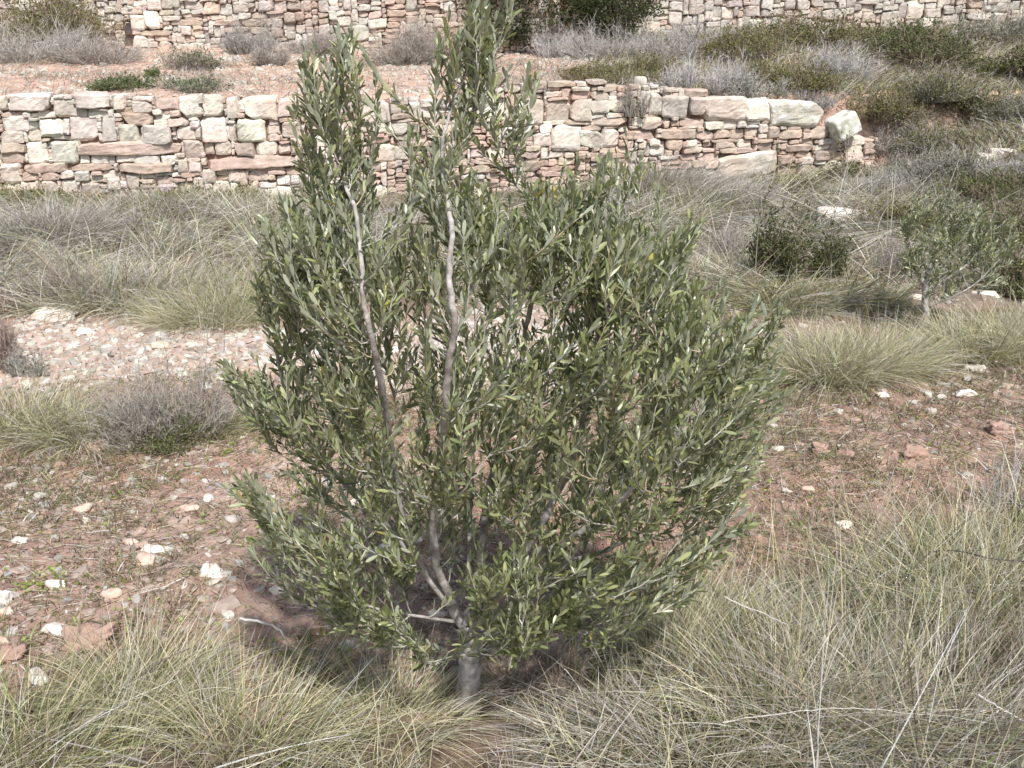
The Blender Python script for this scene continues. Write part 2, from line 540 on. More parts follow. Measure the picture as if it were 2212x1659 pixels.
C3 = [(65,632,155,740,'W'),(158,630,432,770,'W'),(435,637,572,778,'W'),(580,662,910,812,'K'),(35,583,180,625,'R'),(165,788,280,838,'W'),(285,774,370,830,'W'),(373,780,430,820,'W'),(510,800,565,860,'W'),(0,760,160,820,'R'),(0,835,100,895,'R'),(45,903,100,943,'W'),(110,850,220,900,'R'),(230,840,328,885,'R'),(330,834,415,895,'R'),(420,825,500,880,'R'),(572,820,638,890,'R'),(640,840,790,890,'R'),(845,820,960,890,'R'),(770,893,868,928,'R'),(700,932,845,975,'R'),(900,895,1005,927,'W'),(865,932,965,968,'W'),(870,972,1040,1030,'R'),(1065,885,1190,933,'W'),(1075,937,1185,975,'W'),(1065,978,1180,1035,'W'),(792,1015,866,1058,'W'),(868,1033,940,1058,'W'),(945,1035,1025,1130,'W'),(1045,1040,1150,1090,'W'),(760,1062,910,1125,'R'),(250,988,630,1130,'W'),(215,912,370,950,'R'),(250,953,370,984,'R'),(500,910,595,975,'R'),(0,948,150,985,'R'),(0,990,105,1030,'R'),(108,990,150,1015,'W'),(155,988,246,1038,'R'),(0,1040,80,1090,'R'),(82,1035,163,1080,'R'),(165,1042,246,1083,'R'),(155,1087,246,1128,'W'),(480,1135,600,1170,'R'),(640,1070,750,1130,'R'),(640,1005,740,1055,'R')]
U1 = [(585,80,680,150,'W'),(685,95,765,195,'W'),(765,55,862,92,'W'),(835,98,930,192,'W'),(932,80,1030,185,'W'),(855,0,935,40,'W'),(945,0,1040,62,'W'),(1170,8,1298,62,'G'),(1302,12,1405,92,'R'),(1410,28,1488,92,'G'),(1490,15,1600,80,'W'),(1655,8,1755,72,'G'),(1760,5,1838,75,'G'),(1842,8,1930,65,'G'),(1350,96,1455,128,'W'),(590,155,682,185,'R'),(895,195,1110,228,'R'),(765,265,845,325,'W'),(848,232,948,310,'W'),(980,235,1085,265,'W'),(1090,132,1300,163,'R'),(1540,125,1720,170,'R'),(1380,132,1536,165,'R'),(1165,167,1225,222,'W'),(1370,170,1425,235,'W'),(1125,225,1190,275,'W'),(1230,190,1300,225,'R'),(1745,180,1820,240,'R'),(1820,80,1900,150,'G'),(585,15,697,70,'W')]
UR = [(300,0,400,45,'G'),(755,0,830,62,'G'),(920,62,1065,125,'G'),(1140,0,1280,25,'G'),(530,55,600,105,'G'),(610,50,670,100,'G'),(1300,75,1395,190,'G'),(770,120,840,165,'G'),(840,65,915,115,'G'),(60,30,160,90,'G'),(160,70,215,135,'G'),(2000,20,2120,75,'G'),(1850,80,1960,125,'G'),(1580,60,1680,120,'G'),(1690,90,1800,140,'G'),(2010,85,2100,150,'G')]


class Wall:
    def __init__(s, ax, ay, bx, by):
        s.A = np.array([ax, ay]); s.B = np.array([bx, by])
        s.d = nrm(s.B - s.A); s.len = np.linalg.norm(s.B - s.A)
        s.n = np.array([s.d[1], -s.d[0]])             # towards the camera

    def hit(s, u, v):
        d = ray(u, v)
        den = d[0] * s.n[0] + d[1] * s.n[1]
        t = (s.A @ s.n) / den
        p = d * t
        return (p[:2] - s.A) @ s.d, CZ + p[2]

    def pt(s, a, z, off):
        """a,z,off arrays; off towards the viewer"""
        xy = s.A + np.multiply.outer(a, s.d) + np.multiply.outer(off, s.n)
        return np.concatenate([xy, np.asarray(z)[..., None]], -1)


def stone_cols(kind, n=1):
    base = {'W': PALE, 'G': GREYS, 'R': REDST, 'K': np.array([.58, .555, .47])}[kind]
    if kind == 'W' and rng.random() < .3:
        base = mixc(PALE, REDST, rng.uniform(.1, .45))
    c = base * rng.uniform(.84, 1.1)
    return c * (1 + rng.normal(0, .02, 3))


def add_stone(bag, wall, a0, z0, a1, z1, kind, tilt=0.0, big=False):
    w, h = (a1 - a0), (z1 - z0)
    v, f = CS[10 if (big or w * h > .05) else 6 if w * h > .012 else 4]
    sd_ = int(rng.integers(1e6))
    q = v.copy()
    for k in range(7):                                   # knocked-off corners
        th = rng.uniform(0, 6.283); nn = nrm(np.array([math.cos(th), rng.uniform(-.1, .35), math.sin(th)]))
        d_ = rng.uniform(1.08, 1.38) if kind in 'WGK' else rng.uniform(.96, 1.32)
        q = q - np.maximum(0, q @ nn - d_)[:, None] * nn
    for nn in ((1, 1, 0), (-1, 1, 0), (0, 1, 1), (0, 1, -1)):
        nn = nrm(np.array(nn, float)); q = q - np.maximum(0, q @ nn - rng.uniform(1.20, 1.36))[:, None] * nn
    q = q * .985
    # corner jitter (trilinear)
    cj = rng.normal(0, .07 if min(w, h) > .1 else .11, (2, 2, 2, 3))
    cj[..., 1] *= .5
    if min(w, h) > .1:
        cj *= 1.15
    t = (q + 1) / 2
    dx = 0
    for i_ in (0, 1):
        for j_ in (0, 1):
            for k_ in (0, 1):
                wt = (t[:, 0] if i_ else 1 - t[:, 0]) * (t[:, 1] if j_ else 1 - t[:, 1]) * (t[:, 2] if k_ else 1 - t[:, 2])
                dx = dx + wt[:, None] * cj[i_, j_, k_]
    q = q + dx
    q = np.clip(q, -1.14, 1.14)
    half = np.array([w / 2 * 1.0, .12, h / 2 * 1.0])
    p = q * half
    fr = rng.normal(0, .06)                              # front face out of plane
    fr2 = rng.normal(0, .10)
    p[:, 1] += (p[:, 0] * fr + p[:, 2] * fr2) * (q[:, 1] > 0)
    m = .007 + .02 * min(w, h)
    p = p + m * (np.stack([vn3(p * 9 + sd_ % 97, 3), vn3(p * 9 + sd_ % 89, 4), vn3(p * 9 + sd_ % 83, 5)], 1) - .5) * 1.6
    p = p + .013 * (np.stack([vn3(p * 26 + sd_ % 71, 6), vn3(p * 32, 7), vn3(p * 32 + 5, 8)], 1) - .5)
    if tilt:
        p = p @ roty(tilt).T
    prot = rng.uniform(-.035, .025) + (.02 if big else 0) + (.012 if w * h > .03 else 0)
    P3 = wall.pt((a0 + a1) / 2 + p[:, 0], (z0 + z1) / 2 + p[:, 2], prot - .12 + p[:, 1])
    base = stone_cols(kind)
    ns = vn3(p * 7 + sd_ % 53, 11); ns2 = vn3(p * 25 + sd_ % 41, 12)
    c = base * (1 + .18 * (ns - .5) + .14 * (ns2 - .5))[:, None]
    if kind in 'WK':
        c = mixc(c, REDST, np.clip((ns - .62) * 3, 0, .45))
        c = mixc(c, GREYS * .85, np.clip((vn3(p * 6 + sd_ % 37, 13) - .55) * 2.5, 0, .6 if kind == 'K' else .45))
    st_ = vn3(P3 * np.array([5., 5., 1.6]), 21)                        # weather stains running down the face
    c = mixc(c, np.array([.30, .27, .235]), np.clip((st_ - .56) * 2.4, 0, .42))
    c = mixc(c, RED * 1.3, np.clip((vn3(P3 * 3.1, 23) - .6) * 2, 0, .3))
    if kind == 'K':
        c = mixc(c, np.array([.72, .71, .68]), np.clip((ns2 - .55) * 5, 0, .7))
    bag.add(P3, f, c)


def build_wall(wall, rects, prof, zbot, rng_red, name, label, parts=None, scale=1.0, cell=.016, wmax=.45, hmax=.10, wcol=.35):
    root = empty(name, (*wall.pt(np.array(wall.len / 2), np.array(0.), np.array(0.))[:2], zbot(wall.len / 2)))
    tag(root, label, "wall", "dry stone terrace walls")
    na = int(wall.len / cell)
    zmin = min(zbot(a) for a in np.linspace(0, wall.len, 60)) - .12
    zmax = max(prof(a) for a in np.linspace(0, wall.len, 400)) + .02
    nz_ = int((zmax - zmin) / cell)
    occ = np.zeros((nz_, na), bool)
    aa = (np.arange(na) + .5) * cell
    zz = zmin + (np.arange(nz_) + .5) * cell
    pr = np.array([prof(a) for a in aa]); zb = np.array([zbot(a) for a in aa])
    occ |= zz[:, None] > pr[None]
    occ |= zz[:, None] < (zb - .12)[None]
    bag = Bag()
    for r in rects:
        a0, z1 = wall.hit(r[0], r[1]); a1, z0 = wall.hit(r[2], r[3])
        if a1 < 0 or a0 > wall.len:
            continue
        if parts and r in parts:
            sb = Bag(); add_stone(sb, wall, a0 - .01, z0 - .01, a1 + .01, z1 + .01, r[4], parts[r][1], True)
            o = sb.build("block", M_stone, root, smooth=False); o["label"] = parts[r][0]
        else:
            add_stone(bag, wall, a0 - .008, z0 - .008, a1 + .008, z1 + .008, r[4], rng.normal(0, .02))
        ia0, ia1 = max(0, int(round(a0 / cell))), int(round(a1 / cell))
        iz0, iz1 = max(0, int(round((z0 - zmin) / cell))), int(round((z1 - zmin) / cell))
        occ[iz0:iz1, ia0:ia1] = True
    for iz in range(nz_):
        for ia in range(na):
            if occ[iz, ia]:
                continue
            red = rng.random() < rng_red(aa[ia], zz[iz])
            tw = int(rng.uniform(.08, wmax if red else wmax * .7) * scale / cell); th = max(2, int(rng.uniform(.035, hmax if red else hmax * 1.9) * scale / cell))
            th = min(th, max(2, int(tw * rng.uniform(.7, 1.2))))
            w = 0
            while w < tw and ia + w < na and not occ[iz, ia + w]:
                w += 1
            h = 1
            while h < th and iz + h < nz_ and not occ[iz + h, ia:ia + w].any():
                h += 1
            if iz + h < nz_ and h < th:
                pass
            occ[iz:iz + h, ia:ia + w] = True
            if w < 2 or h < 2:
                continue
            add_stone(bag, wall, aa[ia] - cell * .65, zz[iz] - cell * .6, aa[ia] + (w - .35) * cell, zz[iz] + (h - .4) * cell, 'R' if red else ('W' if rng.random() > wcol else 'G'), rng.normal(0, .035))
    bag.build("masonry", M_stone, root, smooth=False)
    # earth core seen in the joints
    cb = Bag()
    n_ = 260
    sa = np.linspace(0.03, wall.len - .03, n_)
    zt = np.array([prof(a) for a in sa]) - .03; zl = np.array([zbot(a) for a in sa]) - .3
    rows = []
    for fz in np.linspace(0, 1, 14):
        z_ = zl + (zt - zl) * fz
        off = -.075 + .05 * (fbm(sa * 9, z_ * 9, 91, 3) - .5)
        rows.append(wall.pt(sa, z_, off))
    rows.append(wall.pt(sa, zt, np.full(n_, -.55)))
    rows.append(wall.pt(sa, zl, np.full(n_, -.55)))
    V = np.array(rows); m_ = len(rows)
    i_, j_ = np.meshgrid(np.arange(m_ - 1), np.arange(n_ - 1), indexing='ij')
    k_ = (i_ * n_ + j_).ravel()
    cb.add(V, np.stack([k_, k_ + 1, k_ + n_ + 1, k_ + n_], 1), mixc(RED * .8, BROWN, fbm(V[..., 0] * 5, V[..., 2] * 5, 33)))
    for e in (0, n_ - 1):
        pass
    cb.build("earth_core", M_soil, root)
    return root


# --- lower wall
xl, xr = -9.0, 4.28
WA = Wall(xl, wall_y(xl), xr, wall_y(xr))
rects = crop(0, 0, C1) + crop(850, 0, C2) + crop(1700, 0, C3)
prof_px = [(-400, 212), (0, 212), (60, 207), (270, 205), (330, 214), (560, 212), (700, 214), (760, 212), (950, 214), (1085, 186), (1180, 178), (1330, 178), (1400, 184), (1470, 190), (1524, 196), (1530, 212), (1664, 214), (1666, 226), (1771, 226), (1773, 262), (1790, 275), (1815, 300), (1860, 302), (1868, 300)]
pp = [WA.hit(u, v) for u, v in prof_px]
pa = np.array([p[0] for p in pp]); pz = np.array([p[1] for p in pp])


def zb1(a):
    p = WA.A + a * WA.d
    return float(height(p[0], p[1] - .05, False))


big = {}
for r in rects:
    if abs(r[0] - (580 / 2.572 + 1700) * s1) < 1 and r[4] == 'K':
        big[r] = ("long lichen-spotted grey block, the last square block on the wall top", .03)
    elif abs(r[0] - (250 / 2.572 + 1700) * s1) < 1 and abs(r[1] - 988 / 2.572 * s1) < 1:
        big[r] = ("long white slab tilted near the foot of the wall's right end", -.10)
    elif abs(r[0] - (158 / 2.572 + 1700) * s1) < 1 and abs(r[1] - 630 / 2.572 * s1) < 1:
        big[r] = ("long pale rectangular block in the top course", .01)
low_wall = build_wall(WA, rects, lambda a: float(np.interp(a, pa, pz)) + .012 * math.sin(a * 9), zb1,
                      lambda a, z: .36 + .45 * (a > 7.5) * (z < .95), "stone_wall",
                      "lower dry stone wall of pale squared blocks and thin red slabs behind the olive", big)

# tilted loose block at the end of the lower wall
bc = WA.hit((1040 / 2.572 + 1700) * s1, 808 / 2.572 * s1)
sb = Bag()
v, f = CS[10]
q = v / ((np.abs(v) ** 11).sum(1, keepdims=True) ** (1 / 11))
q = q * np.array([.148, .14, .128]) + .012 * (np.stack([vn3(q * 3, 1), vn3(q * 3 + 7, 2), vn3(q * 3 + 9, 3)], 1) - .5) + .006 * (vn3(q * 9, 6)[:, None] - .5)
q = q @ roty(-.47).T @ rotz(.25).T
bp_ = WA.pt(np.array(bc[0]), np.array(bc[1]), np.array(0.03))
cc = mixc(np.array([.60, .59, .52]), np.array([.33, .33, .24]), np.clip((vn3(q * 14, 9) - .5) * 4, 0, .7))
cc = mixc(cc, np.array([.80, .79, .76]), np.clip((vn3(q * 22 + 5, 19) - .58) * 7, 0, .9))
sb.add(q + bp_, f, cc)
o = sb.build("stone_block", M_stone, origin=bp_ - [0, 0, .17])
tag(o, "tilted square block with white lichen perched on the broken right end of the lower wall", "stone block")
# rounded stone on top of the wall
rp = ground(1386, 184); rp = WA.pt(np.array(WA.hit(1386, 186)[0]), np.array(WA.hit(1386, 183)[1]), np.array(-.1))
sb = Bag(); v, f = rock_shape(6, 5, 6, 5)
sb.add(v * [.075, .07, .085] + rp, f, mixc(PALE * .9, GREYS, vn3(v * 3, 4)))
tag(sb.build("stone", M_stone, origin=rp), "roundish pale stone standing alone on the wall top beside a grey twig clump", "stone", "loose stones on the walls")

# --- upper walls
WB = Wall(-5.55, 15.38, 0.7, 15.5)
WB2 = Wall(-13.0, 16.0, -5.45, 15.72)
WC = Wall(0.9, 17.3, 13.5, 17.3)


def zbw(W):
    def fz(a):
        p = W.A + a * W.d
        return float(height(p[0], p[1] - .15, False)) + .0
    return fz


build_wall(WB, crop(0, 0, U1), lambda a: 3.15 + .03 * math.sin(a * 5), zbw(WB), lambda a, z: .45 + .25 * (a > 4), "stone_wall",
           "upper left dry stone wall of small pale and reddish stones, cut off by the photo's top", None, 1.15, .022, .4, .11, .45)
build_wall(WB2, [], lambda a: 3.1, zbw(WB2), lambda a, z: .35, "stone_wall",
           "short recessed stretch of rounded stone wall behind the green bush in the top left corner", None, 1.2, .03, .3, .14, .3)
build_wall(WC, crop(1700, 0, UR), lambda a: 3.5, zbw(WC), lambda a, z: .14, "stone_wall",
           "upper right weathered grey dry stone wall above the scrub", None, 1.45, .027, .32, .10, .75)

# ------------------------------------------------------------------ small stones
def scol(n, pred=.3):
    c = np.where(rng.random((n, 1)) < pred, REDST, PALE * .97)
    c = np.where(rng.random((n, 1)) < .15, GREYS, c)
    return c * rng.uniform(.78, 1.1, (n, 1)) * (1 + rng.normal(0, .02, (n, 3)))


def sample_poly(poly, dens):
    p = np.array(poly)
    x0, y0 = p.min(0); x1, y1 = p.max(0)
    n = int((x1 - x0) * (y1 - y0) * dens)
    x = rng.uniform(x0, x1, n); y = rng.uniform(y0, y1, n)
    m = inpoly(x, y, poly)
    return x[m], y[m]


bag = Bag()
P_GW = [(min(p[0] for p in P_GRAVEL) - .6, 4.6), (max(p[0] for p in P_GRAVEL) + .8, 4.6), (max(p[0] for p in P_GRAVEL) + .8, 7.6), (min(p[0] for p in P_GRAVEL) - .6, 7.6)]


def rocks_in(poly, dens, s0, s1_, pred, thr=0.0, sink=.02, flat=(.35, .8), dim=.72):
    x, y = sample_poly(poly, dens)
    if poly is P_GW:
        m = rng.random(len(x)) < gmask(x, y) ** 1.3
        x, y = x[m], y[m]
    if thr:
        m = fbm(x * 1.5, y * 1.5, 200, 3) + rng.normal(0, .06, len(x)) > thr
        x, y = x[m], y[m]
    n = len(x)
    size = s0 + (s1_ - s0) * rng.random(n) ** 3.2
    pos = np.stack([x, y, height(x, y) + size * sink], 1)
    scatter_rocks(bag, pos, size, scol(n, pred) * dim, 2, flat, seed0=int(rng.integers(1e5)))


P_UPL = [(-7.5, 11.2), (1.5, 11.9), (1.6, 14.5), (.5, 15.4), (-8, 15.4)]
P_LEFTSOIL = gpoly([(-400, 960), (700, 960), (1000, 1100), (1000, 1520), (-400, 1520)])
rocks_in(P_GW, 1000, .014, .07, .55, dim=.84)
rocks_in(P_GW, 240, .035, .10, .55, 0, 0, (.25, .5), .80)
rocks_in(P_LOW, 300, .006, .03, .75)
rocks_in(P_LEFTSOIL, 260, .008, .05, .7)
rocks_in(P_LEFTSOIL, 40, .03, .10, .8, 0, 0, (.25, .5))
rocks_in(P_UPL, 170, .015, .07, .18, .0)
rocks_in(P_UPL, 120, .03, .11, .12, .5)
rocks_in([(4.2, 8), (4.2, 14), (9, 15), (9, 8)], 20, .03, .16, .3, .45)
P_EDGE = [(-4.6, 4.9), (4.6, 4.9), (4.6, 7.2), (-4.6, 7.2)]
rocks_in(P_EDGE, 160, .012, .07, .6, .46)
rocks_in([(4.2, 8), (4.2, 14), (9, 15), (9, 8)], 90, .02, .09, .4, .48)
o = bag.build("gravel", M_rock, smooth=False)
tag(o, "loose gravel and chips of limestone lying on the red soil", "gravel", kind="stuff")

# countable loose stones: (u, v, width px, height px, kind, label)
ST = [
 (119, 678, 80, 26, 'W', "long flat white stone lying at the edge of the dead grass on the left"),
 (456, 1230, 50, 22, 'B', "bright white wedge stone on brown soil left of the olive's lowest branch"),
 (490, 1325, 38, 22, 'W', "pale stone pair nearest the shaded soil, below the white wedge stone"),
 (178, 1095, 36, 20, 'P', "squared pinkish stone on the bare soil left of the fallen grass"),
 (450, 1076, 28, 20, 'W', "round whitish stone beside the olive's left lowest shoots"),
 (412, 1098, 40, 16, 'P', "buff flat stone just left of a round whitish stone"),
 (205, 962, 52, 22, 'P', "grey pink flat stone under the front edge of the grey twiggy bush"),
 (122, 1352, 48, 20, 'B', "bright cream slab with a lifted corner near the reddish lump, lower left"),
 (8, 1295, 30, 40, 'B', "bright white stone cut off by the left photo edge"),
 (8, 1383, 32, 24, 'P', "rounded pinkish stone cut off by the left edge, under the bright one"),
 (85, 1470, 46, 22, 'W', "cream stone behind the first tall grasses in the lower left"),
 (200, 1370, 110, 60, 'R', "large crumbled red earthy rock among stones in the lower left"),
 (25, 1410, 60, 44, 'R', "reddish lump of rock at the left edge above the grass"),
 (312, 1205, 40, 24, 'P', "oblong pinkish stone behind the tall seed stalks"),
 (120, 1262, 34, 22, 'W', "angular pale stone near the yellow green weed patch"),
 (243, 1285, 34, 22, 'P', "brownish pink rounded stone right of the yellow green weeds"),
 (215, 1362, 24, 18, 'B', "small bright chip above the crumbled red rock"),
 (660, 1350, 60, 34, 'R', "rust coloured rock on shaded soil left of the trunk"),
 (600, 1273, 34, 22, 'W', "pale grey stone under the lower left shoots"),
 (700, 1283, 40, 26, 'P', "pink rock in the shade under the lower left shoots"),
 (830, 1182, 30, 14, 'B', "small bright flat chip seen through the lower crown"),
 (330, 1185, 44, 20, 'W', "flat whitish stone on the dark brown soil mid left"),
 (285, 1170, 30, 16, 'P', "small salmon stone beside a flat whitish one mid left"),
 (350, 745, 36, 18, 'P', "broad salmon slab in the middle of the gravel patch"),
 (185, 715, 40, 16, 'W', "white stone in the gravel just in front of the long flat white stone"),
 (1975, 642, 24, 12, 'W', "small white stone right behind the small olive's trunk"),
 (2137, 635, 34, 18, 'B', "bright white triangular stone right of the small olive"),
 (2155, 780, 32, 18, 'W', "grey white stone in front of the far right grass clump"),
 (2105, 797, 36, 20, 'W', "cream stone left of the grey white one on red soil"),
 (2083, 851, 38, 20, 'W', "cream flat stone alone on the red soil at the right"),
 (1905, 848, 24, 14, 'W', "little whitish stone in front of the large pale grass clump"),
 (2010, 885, 22, 16, 'G', "small grey stone in brown weeds below the cream flat stone"),
 (2160, 925, 44, 36, 'R', "upright red brown clod near the right photo edge"),
 (1975, 975, 56, 42, 'R', "big red clod on weedy ground at the right"),
 (1770, 965, 34, 34, 'R', "red clod just beyond the olive's right crown edge"),
 (1830, 978, 40, 20, 'R', "low reddish clod between two bigger red clods"),
 (1820, 1130, 30, 18, 'W', "pale stone above the right hand grass"),
 (1553, 1325, 30, 22, 'P', "pinkish stone half hidden in grass right of the trunk"),
 (1800, 1235, 30, 34, 'W', "upright pale stone standing in the yellow grass"),
 (1860, 1245, 28, 26, 'G', "greyish stone next to the upright pale stone in grass"),
 (1680, 968, 22, 16, 'W', "small cream stone at the crown's right edge"),
 (1645, 873, 30, 22, 'R', "red clod right behind the crown's right shoots"),
 (1698, 1058, 22, 12, 'G', "flat grey chip in the brown weeds below the red clods"),
 (1745, 1050, 22, 16, 'P', "small salmon stone in the brown weeds"),
 (2090, 1100, 20, 26, 'R', "small reddish stone among dry stems at the right"),
 (1818, 470, 92, 30, 'B', "long white boulder lying in dead grass below the wall's right end"),
 (2165, 330, 42, 30, 'B', "white boulder on the bank at the far right"),
 (2130, 340, 30, 26, 'W', "pale stone left of the white boulder on the bank"),
 (1640, 1000, 24, 12, 'W', "small flat white stone behind the right shoots of the olive"),
 (45, 1170, 26, 16, 'W', "small white stone near the left edge on brown soil"),
 (15, 1320, 30, 20, 'P', "buff stone at the left edge between two whitish ones"),
]
KC = {'W': PALE * 1.02, 'B': np.array([.74, .70, .63]), 'P': np.array([.62, .47, .38]), 'R': np.array([.42, .29, .235]), 'G': GREYS}
for i_, (u, v_, w, h, kd, lab) in enumerate(ST):
    p = ground(u, v_ + h * .35)
    dist = np.linalg.norm(p - [0, 0, CZ])
    ww = w / F * dist; hh = h / F * dist
    big_ = kd == 'R'
    v, f = rock_shape(10 if (w > 40 or big_) else 6, 300 + i_, 13 if not big_ else 4, 6)
    v = v * (1 + .2 * (vn3(v * 3.1 + i_, 8) - .5)[:, None])
    if big_:
        ww *= .78; hh *= .8
    if big_:
        v = v * (1 + .6 * (vn3(v * 2.6 + i_, 3) - .5)[:, None] + .4 * (vn3(v * 6 + i_, 3) - .5)[:, None] + .15 * (vn3(v * 14 + i_, 4) - .5)[:, None])
    v = v * [ww / 2 * 1.12, ww / 2 * rng.uniform(.6, .9), hh / 2 * 1.0] @ rotz(rng.normal(0, .3)).T @ roty(rng.normal(0, .1)).T
    n_ = vn3(v * 40, 8)
    sb = Bag(); pc = p + [0, 0, hh * (.55 if (w > 60 and kd == 'B') else .14)]
    sb.add(v + pc, f, mixc(KC[kd] * rng.uniform(.93, 1.05), (RED if kd != 'G' else BROWN) * 1.15, np.clip((n_ - .5) * 2, 0, .6)))
    o = sb.build("clod" if kd == 'R' else "stone", M_soil if kd == 'R' else M_rock, origin=p, smooth=not (kd in 'WBG' and w < 40))
    tag(o, lab, "clod" if kd == 'R' else "stone", "loose stones on the soil")

# anonymous countable stones (nothing tells them apart)
def few(poly, n, s0, s1_, label, group, pred):
    x, y = sample_poly(poly, 80)
    x, y = x[:n], y[:n]
    protos = []
    for k in range(6):
        v, f = rock_shape(4, 900 + k + int(rng.integers(1000)), 13, 6)
        me_col = mixc(KC['W' if rng.random() > pred else 'P'] * rng.uniform(.65, .95), RED, np.clip((vn3(v * 3, 5) - .45) * 1.6, 0, .6))
        protos.append((v, f, me_col))
    made = {}
    for i_ in range(len(x)):
        k = int(rng.integers(6)); s = s0 + (s1_ - s0) * rng.random() ** 2
        z = float(height(x[i_], y[i_])) + s * .03
        if k not in made:
            v, f, c = protos[k]
            sb = Bag(); sb.add(v * [.5, .4, .28], f, c)
            o = sb.build("pebble", M_rock, smooth=False)
            made[k] = o
        else:
            o = made[k].copy(); COL.objects.link(o)
        o.location = (x[i_], y[i_], z); o.rotation_euler = (rng.normal(0, .15), rng.normal(0, .15), rng.uniform(0, 6.28))
        o.scale = (s * rng.uniform(.8, 1.3), s * rng.uniform(.8, 1.2), s)
        tag(o, label, "pebble", group)


few(P_LEFTSOIL, 80, .022, .07, "small limestone pebble lying on the brown soil left of the olive", "pebbles left of the olive", .65)
few(gpoly([(1650, 830), (2300, 800), (2400, 1050), (1900, 1160), (1600, 1250)]), 45, .025, .06, "small pale pebble lying on the weedy red soil right of the olive", "pebbles right of the olive", .4)
few(P_UPL, 40, .05, .12, "white stone lying on the stony soil above the lower wall", "stones on the upper terrace", .1)


# ------------------------------------------------------------------ grass generators
def grass_cols(n, mix):
    """mix: dict palette->weight"""
    pal = {'straw': STRAW, 'grey': GREYG, 'green': GRN, 'olive': OLV, 'brown': np.array([.27, .20, .14]), 'lav': LAV, 'purple': np.array([.17, .105, .10]), 'dark': np.array([.13, .095, .065]), 'pale': np.array([.62, .58, .46])}
    ks = list(mix); w = np.array([mix[k] for k in ks], float); w /= w.sum()
    pick = rng.choice(len(ks), n, p=w)
    b_ = np.array([pal[k] for k in ks])[pick]
    return np.clip(b_ * np.exp(rng.normal(-.05, .30, (n, 1))) * (1 + rng.normal(0, .04, (n, 3))), .02, .8)


def field(bag, x, y, L, lean, leanvec, W, mix, droop=.35, spread=.5, segs=4, basegreen=.35, z0=0.0):
    n = len(x)
    if n == 0:
        return
    P = np.stack([x, y, height(x, y) - .01 + z0], 1)
    az = rng.uniform(0, 6.283, n); r = np.abs(rng.normal(0, spread, n))
    D = np.stack([np.cos(az) * r + leanvec[0] * lean, np.sin(az) * r + leanvec[1] * lean, np.ones(n)], 1)
    D = nrm(D)
    h = nrm(D * [1, 1, 0] + rng.normal(0, .3, (n, 3)) * [1, 1, 0])
    B = h * (rng.uniform(0, 1, (n, 1)) * droop) - np.array([0, 0, 1]) * (rng.uniform(0, 1, (n, 1)) ** 1.5 * droop * 1.1)
    c1 = grass_cols(n, mix)
    c0 = mixc(c1, GRN * 1.1, rng.random(n) * basegreen)
    ribbons(bag, P, D, L, W, B, c0, c1, segs)


def flow(x, y, s=0, sc=.6):
    a = (fbm(np.asarray(x) * sc, np.asarray(y) * sc, 400 + s, 2) - .5) * 9
    return np.stack([np.cos(a), np.sin(a)], -1)


def field_flow(bag, x, y, L, W, mix, lean=.8, spread=.5, droop=.4, segs=4, s=0, z0=0., basegreen=.3, bias=(0, 0)):
    n = len(x)
    P = np.stack([x, y, height(x, y) - .01 + z0], 1)
    fl = flow(x, y, s) + np.array(bias)
    az = rng.uniform(0, 6.283, n); r = np.abs(rng.normal(0, spread, n))
    D = nrm(np.stack([np.cos(az) * r + fl[:, 0] * lean, np.sin(az) * r + fl[:, 1] * lean, np.ones(n)], 1))
    h = nrm(D * [1, 1, 0] + 1e-4)
    u_ = rng.uniform(0, 1, (n, 1))
    B = h * u_ * droop - np.array([0, 0, 1]) * (u_ * droop * 1.15)
    c1 = grass_cols(n, mix)
    c0 = mixc(c1, GRN * 1.1, rng.random(n) * basegreen)
    ribbons(bag, P, D, L, W, B, c0, c1, segs)


def tufts(bag, x, y, per, r, L, W, mix, lean=.5, spread=.4, droop=.4, segs=4, s=0, bias=(0, 0), tlean=.5, clear=None, basegreen=.25, purity=.65, z0=0.):
    n = len(x); N = n * per; ii = np.repeat(np.arange(n), per)
    fl = flow(x, y, s, .8) * .6 + np.array(bias) + rng.normal(0, tlean, (n, 2))
    tl = np.exp(rng.normal(0, .22, n))
    tc = grass_cols(n, mix)
    X = x[ii] + rng.normal(0, r, N); Y = y[ii] + rng.normal(0, r, N)
    P = np.stack([X, Y, height(X, Y) - .01 + z0 * rng.random(N)], 1)
    off = np.stack([X - x[ii], Y - y[ii]], 1) / r
    D = nrm(np.stack([fl[ii, 0] * lean + off[:, 0] * spread * .7 + rng.normal(0, spread * .5, N), fl[ii, 1] * lean + off[:, 1] * spread * .7 + rng.normal(0, spread * .5, N), np.ones(N)], 1))
    h = nrm(D * [1, 1, 0] + rng.normal(0, .25, (N, 3)) * [1, 1, 0])
    u_ = rng.uniform(0, 1, (N, 1)) ** 1.5
    B = h * u_ * droop - np.array([0, 0, 1]) * (u_ * droop * 1.1)
    own = grass_cols(N, mix)
    c1 = np.where(rng.random((N, 1)) < purity, tc[ii] * np.exp(rng.normal(0, .18, (N, 1))), own)
    c0 = mixc(c1, GRN * .75, .25 + rng.random(N) * basegreen)  # greener blade bases, also darkened to paint in the shade inside a clump
    LL = (L[0] + (L[1] - L[0]) * rng.random(N) ** 1.4) * tl[ii]
    if clear is not None:
        LL = LL * clear(X, Y)
    ribbons(bag, P, D, LL, W[0] + (W[1] - W[0]) * rng.random(N), B, c0, np.clip(c1, .02, .8), segs)


def clumpy(x, y, thr, sc=3.0, s=500, soft=.06):
    m = fbm(x * sc, y * sc, s, 3) + rng.normal(0, soft, len(x)) > thr
    return x[m], y[m]


# foreground grass, tall
bag = Bag()
trunk_x = float(ground(1010, 1532)[0])


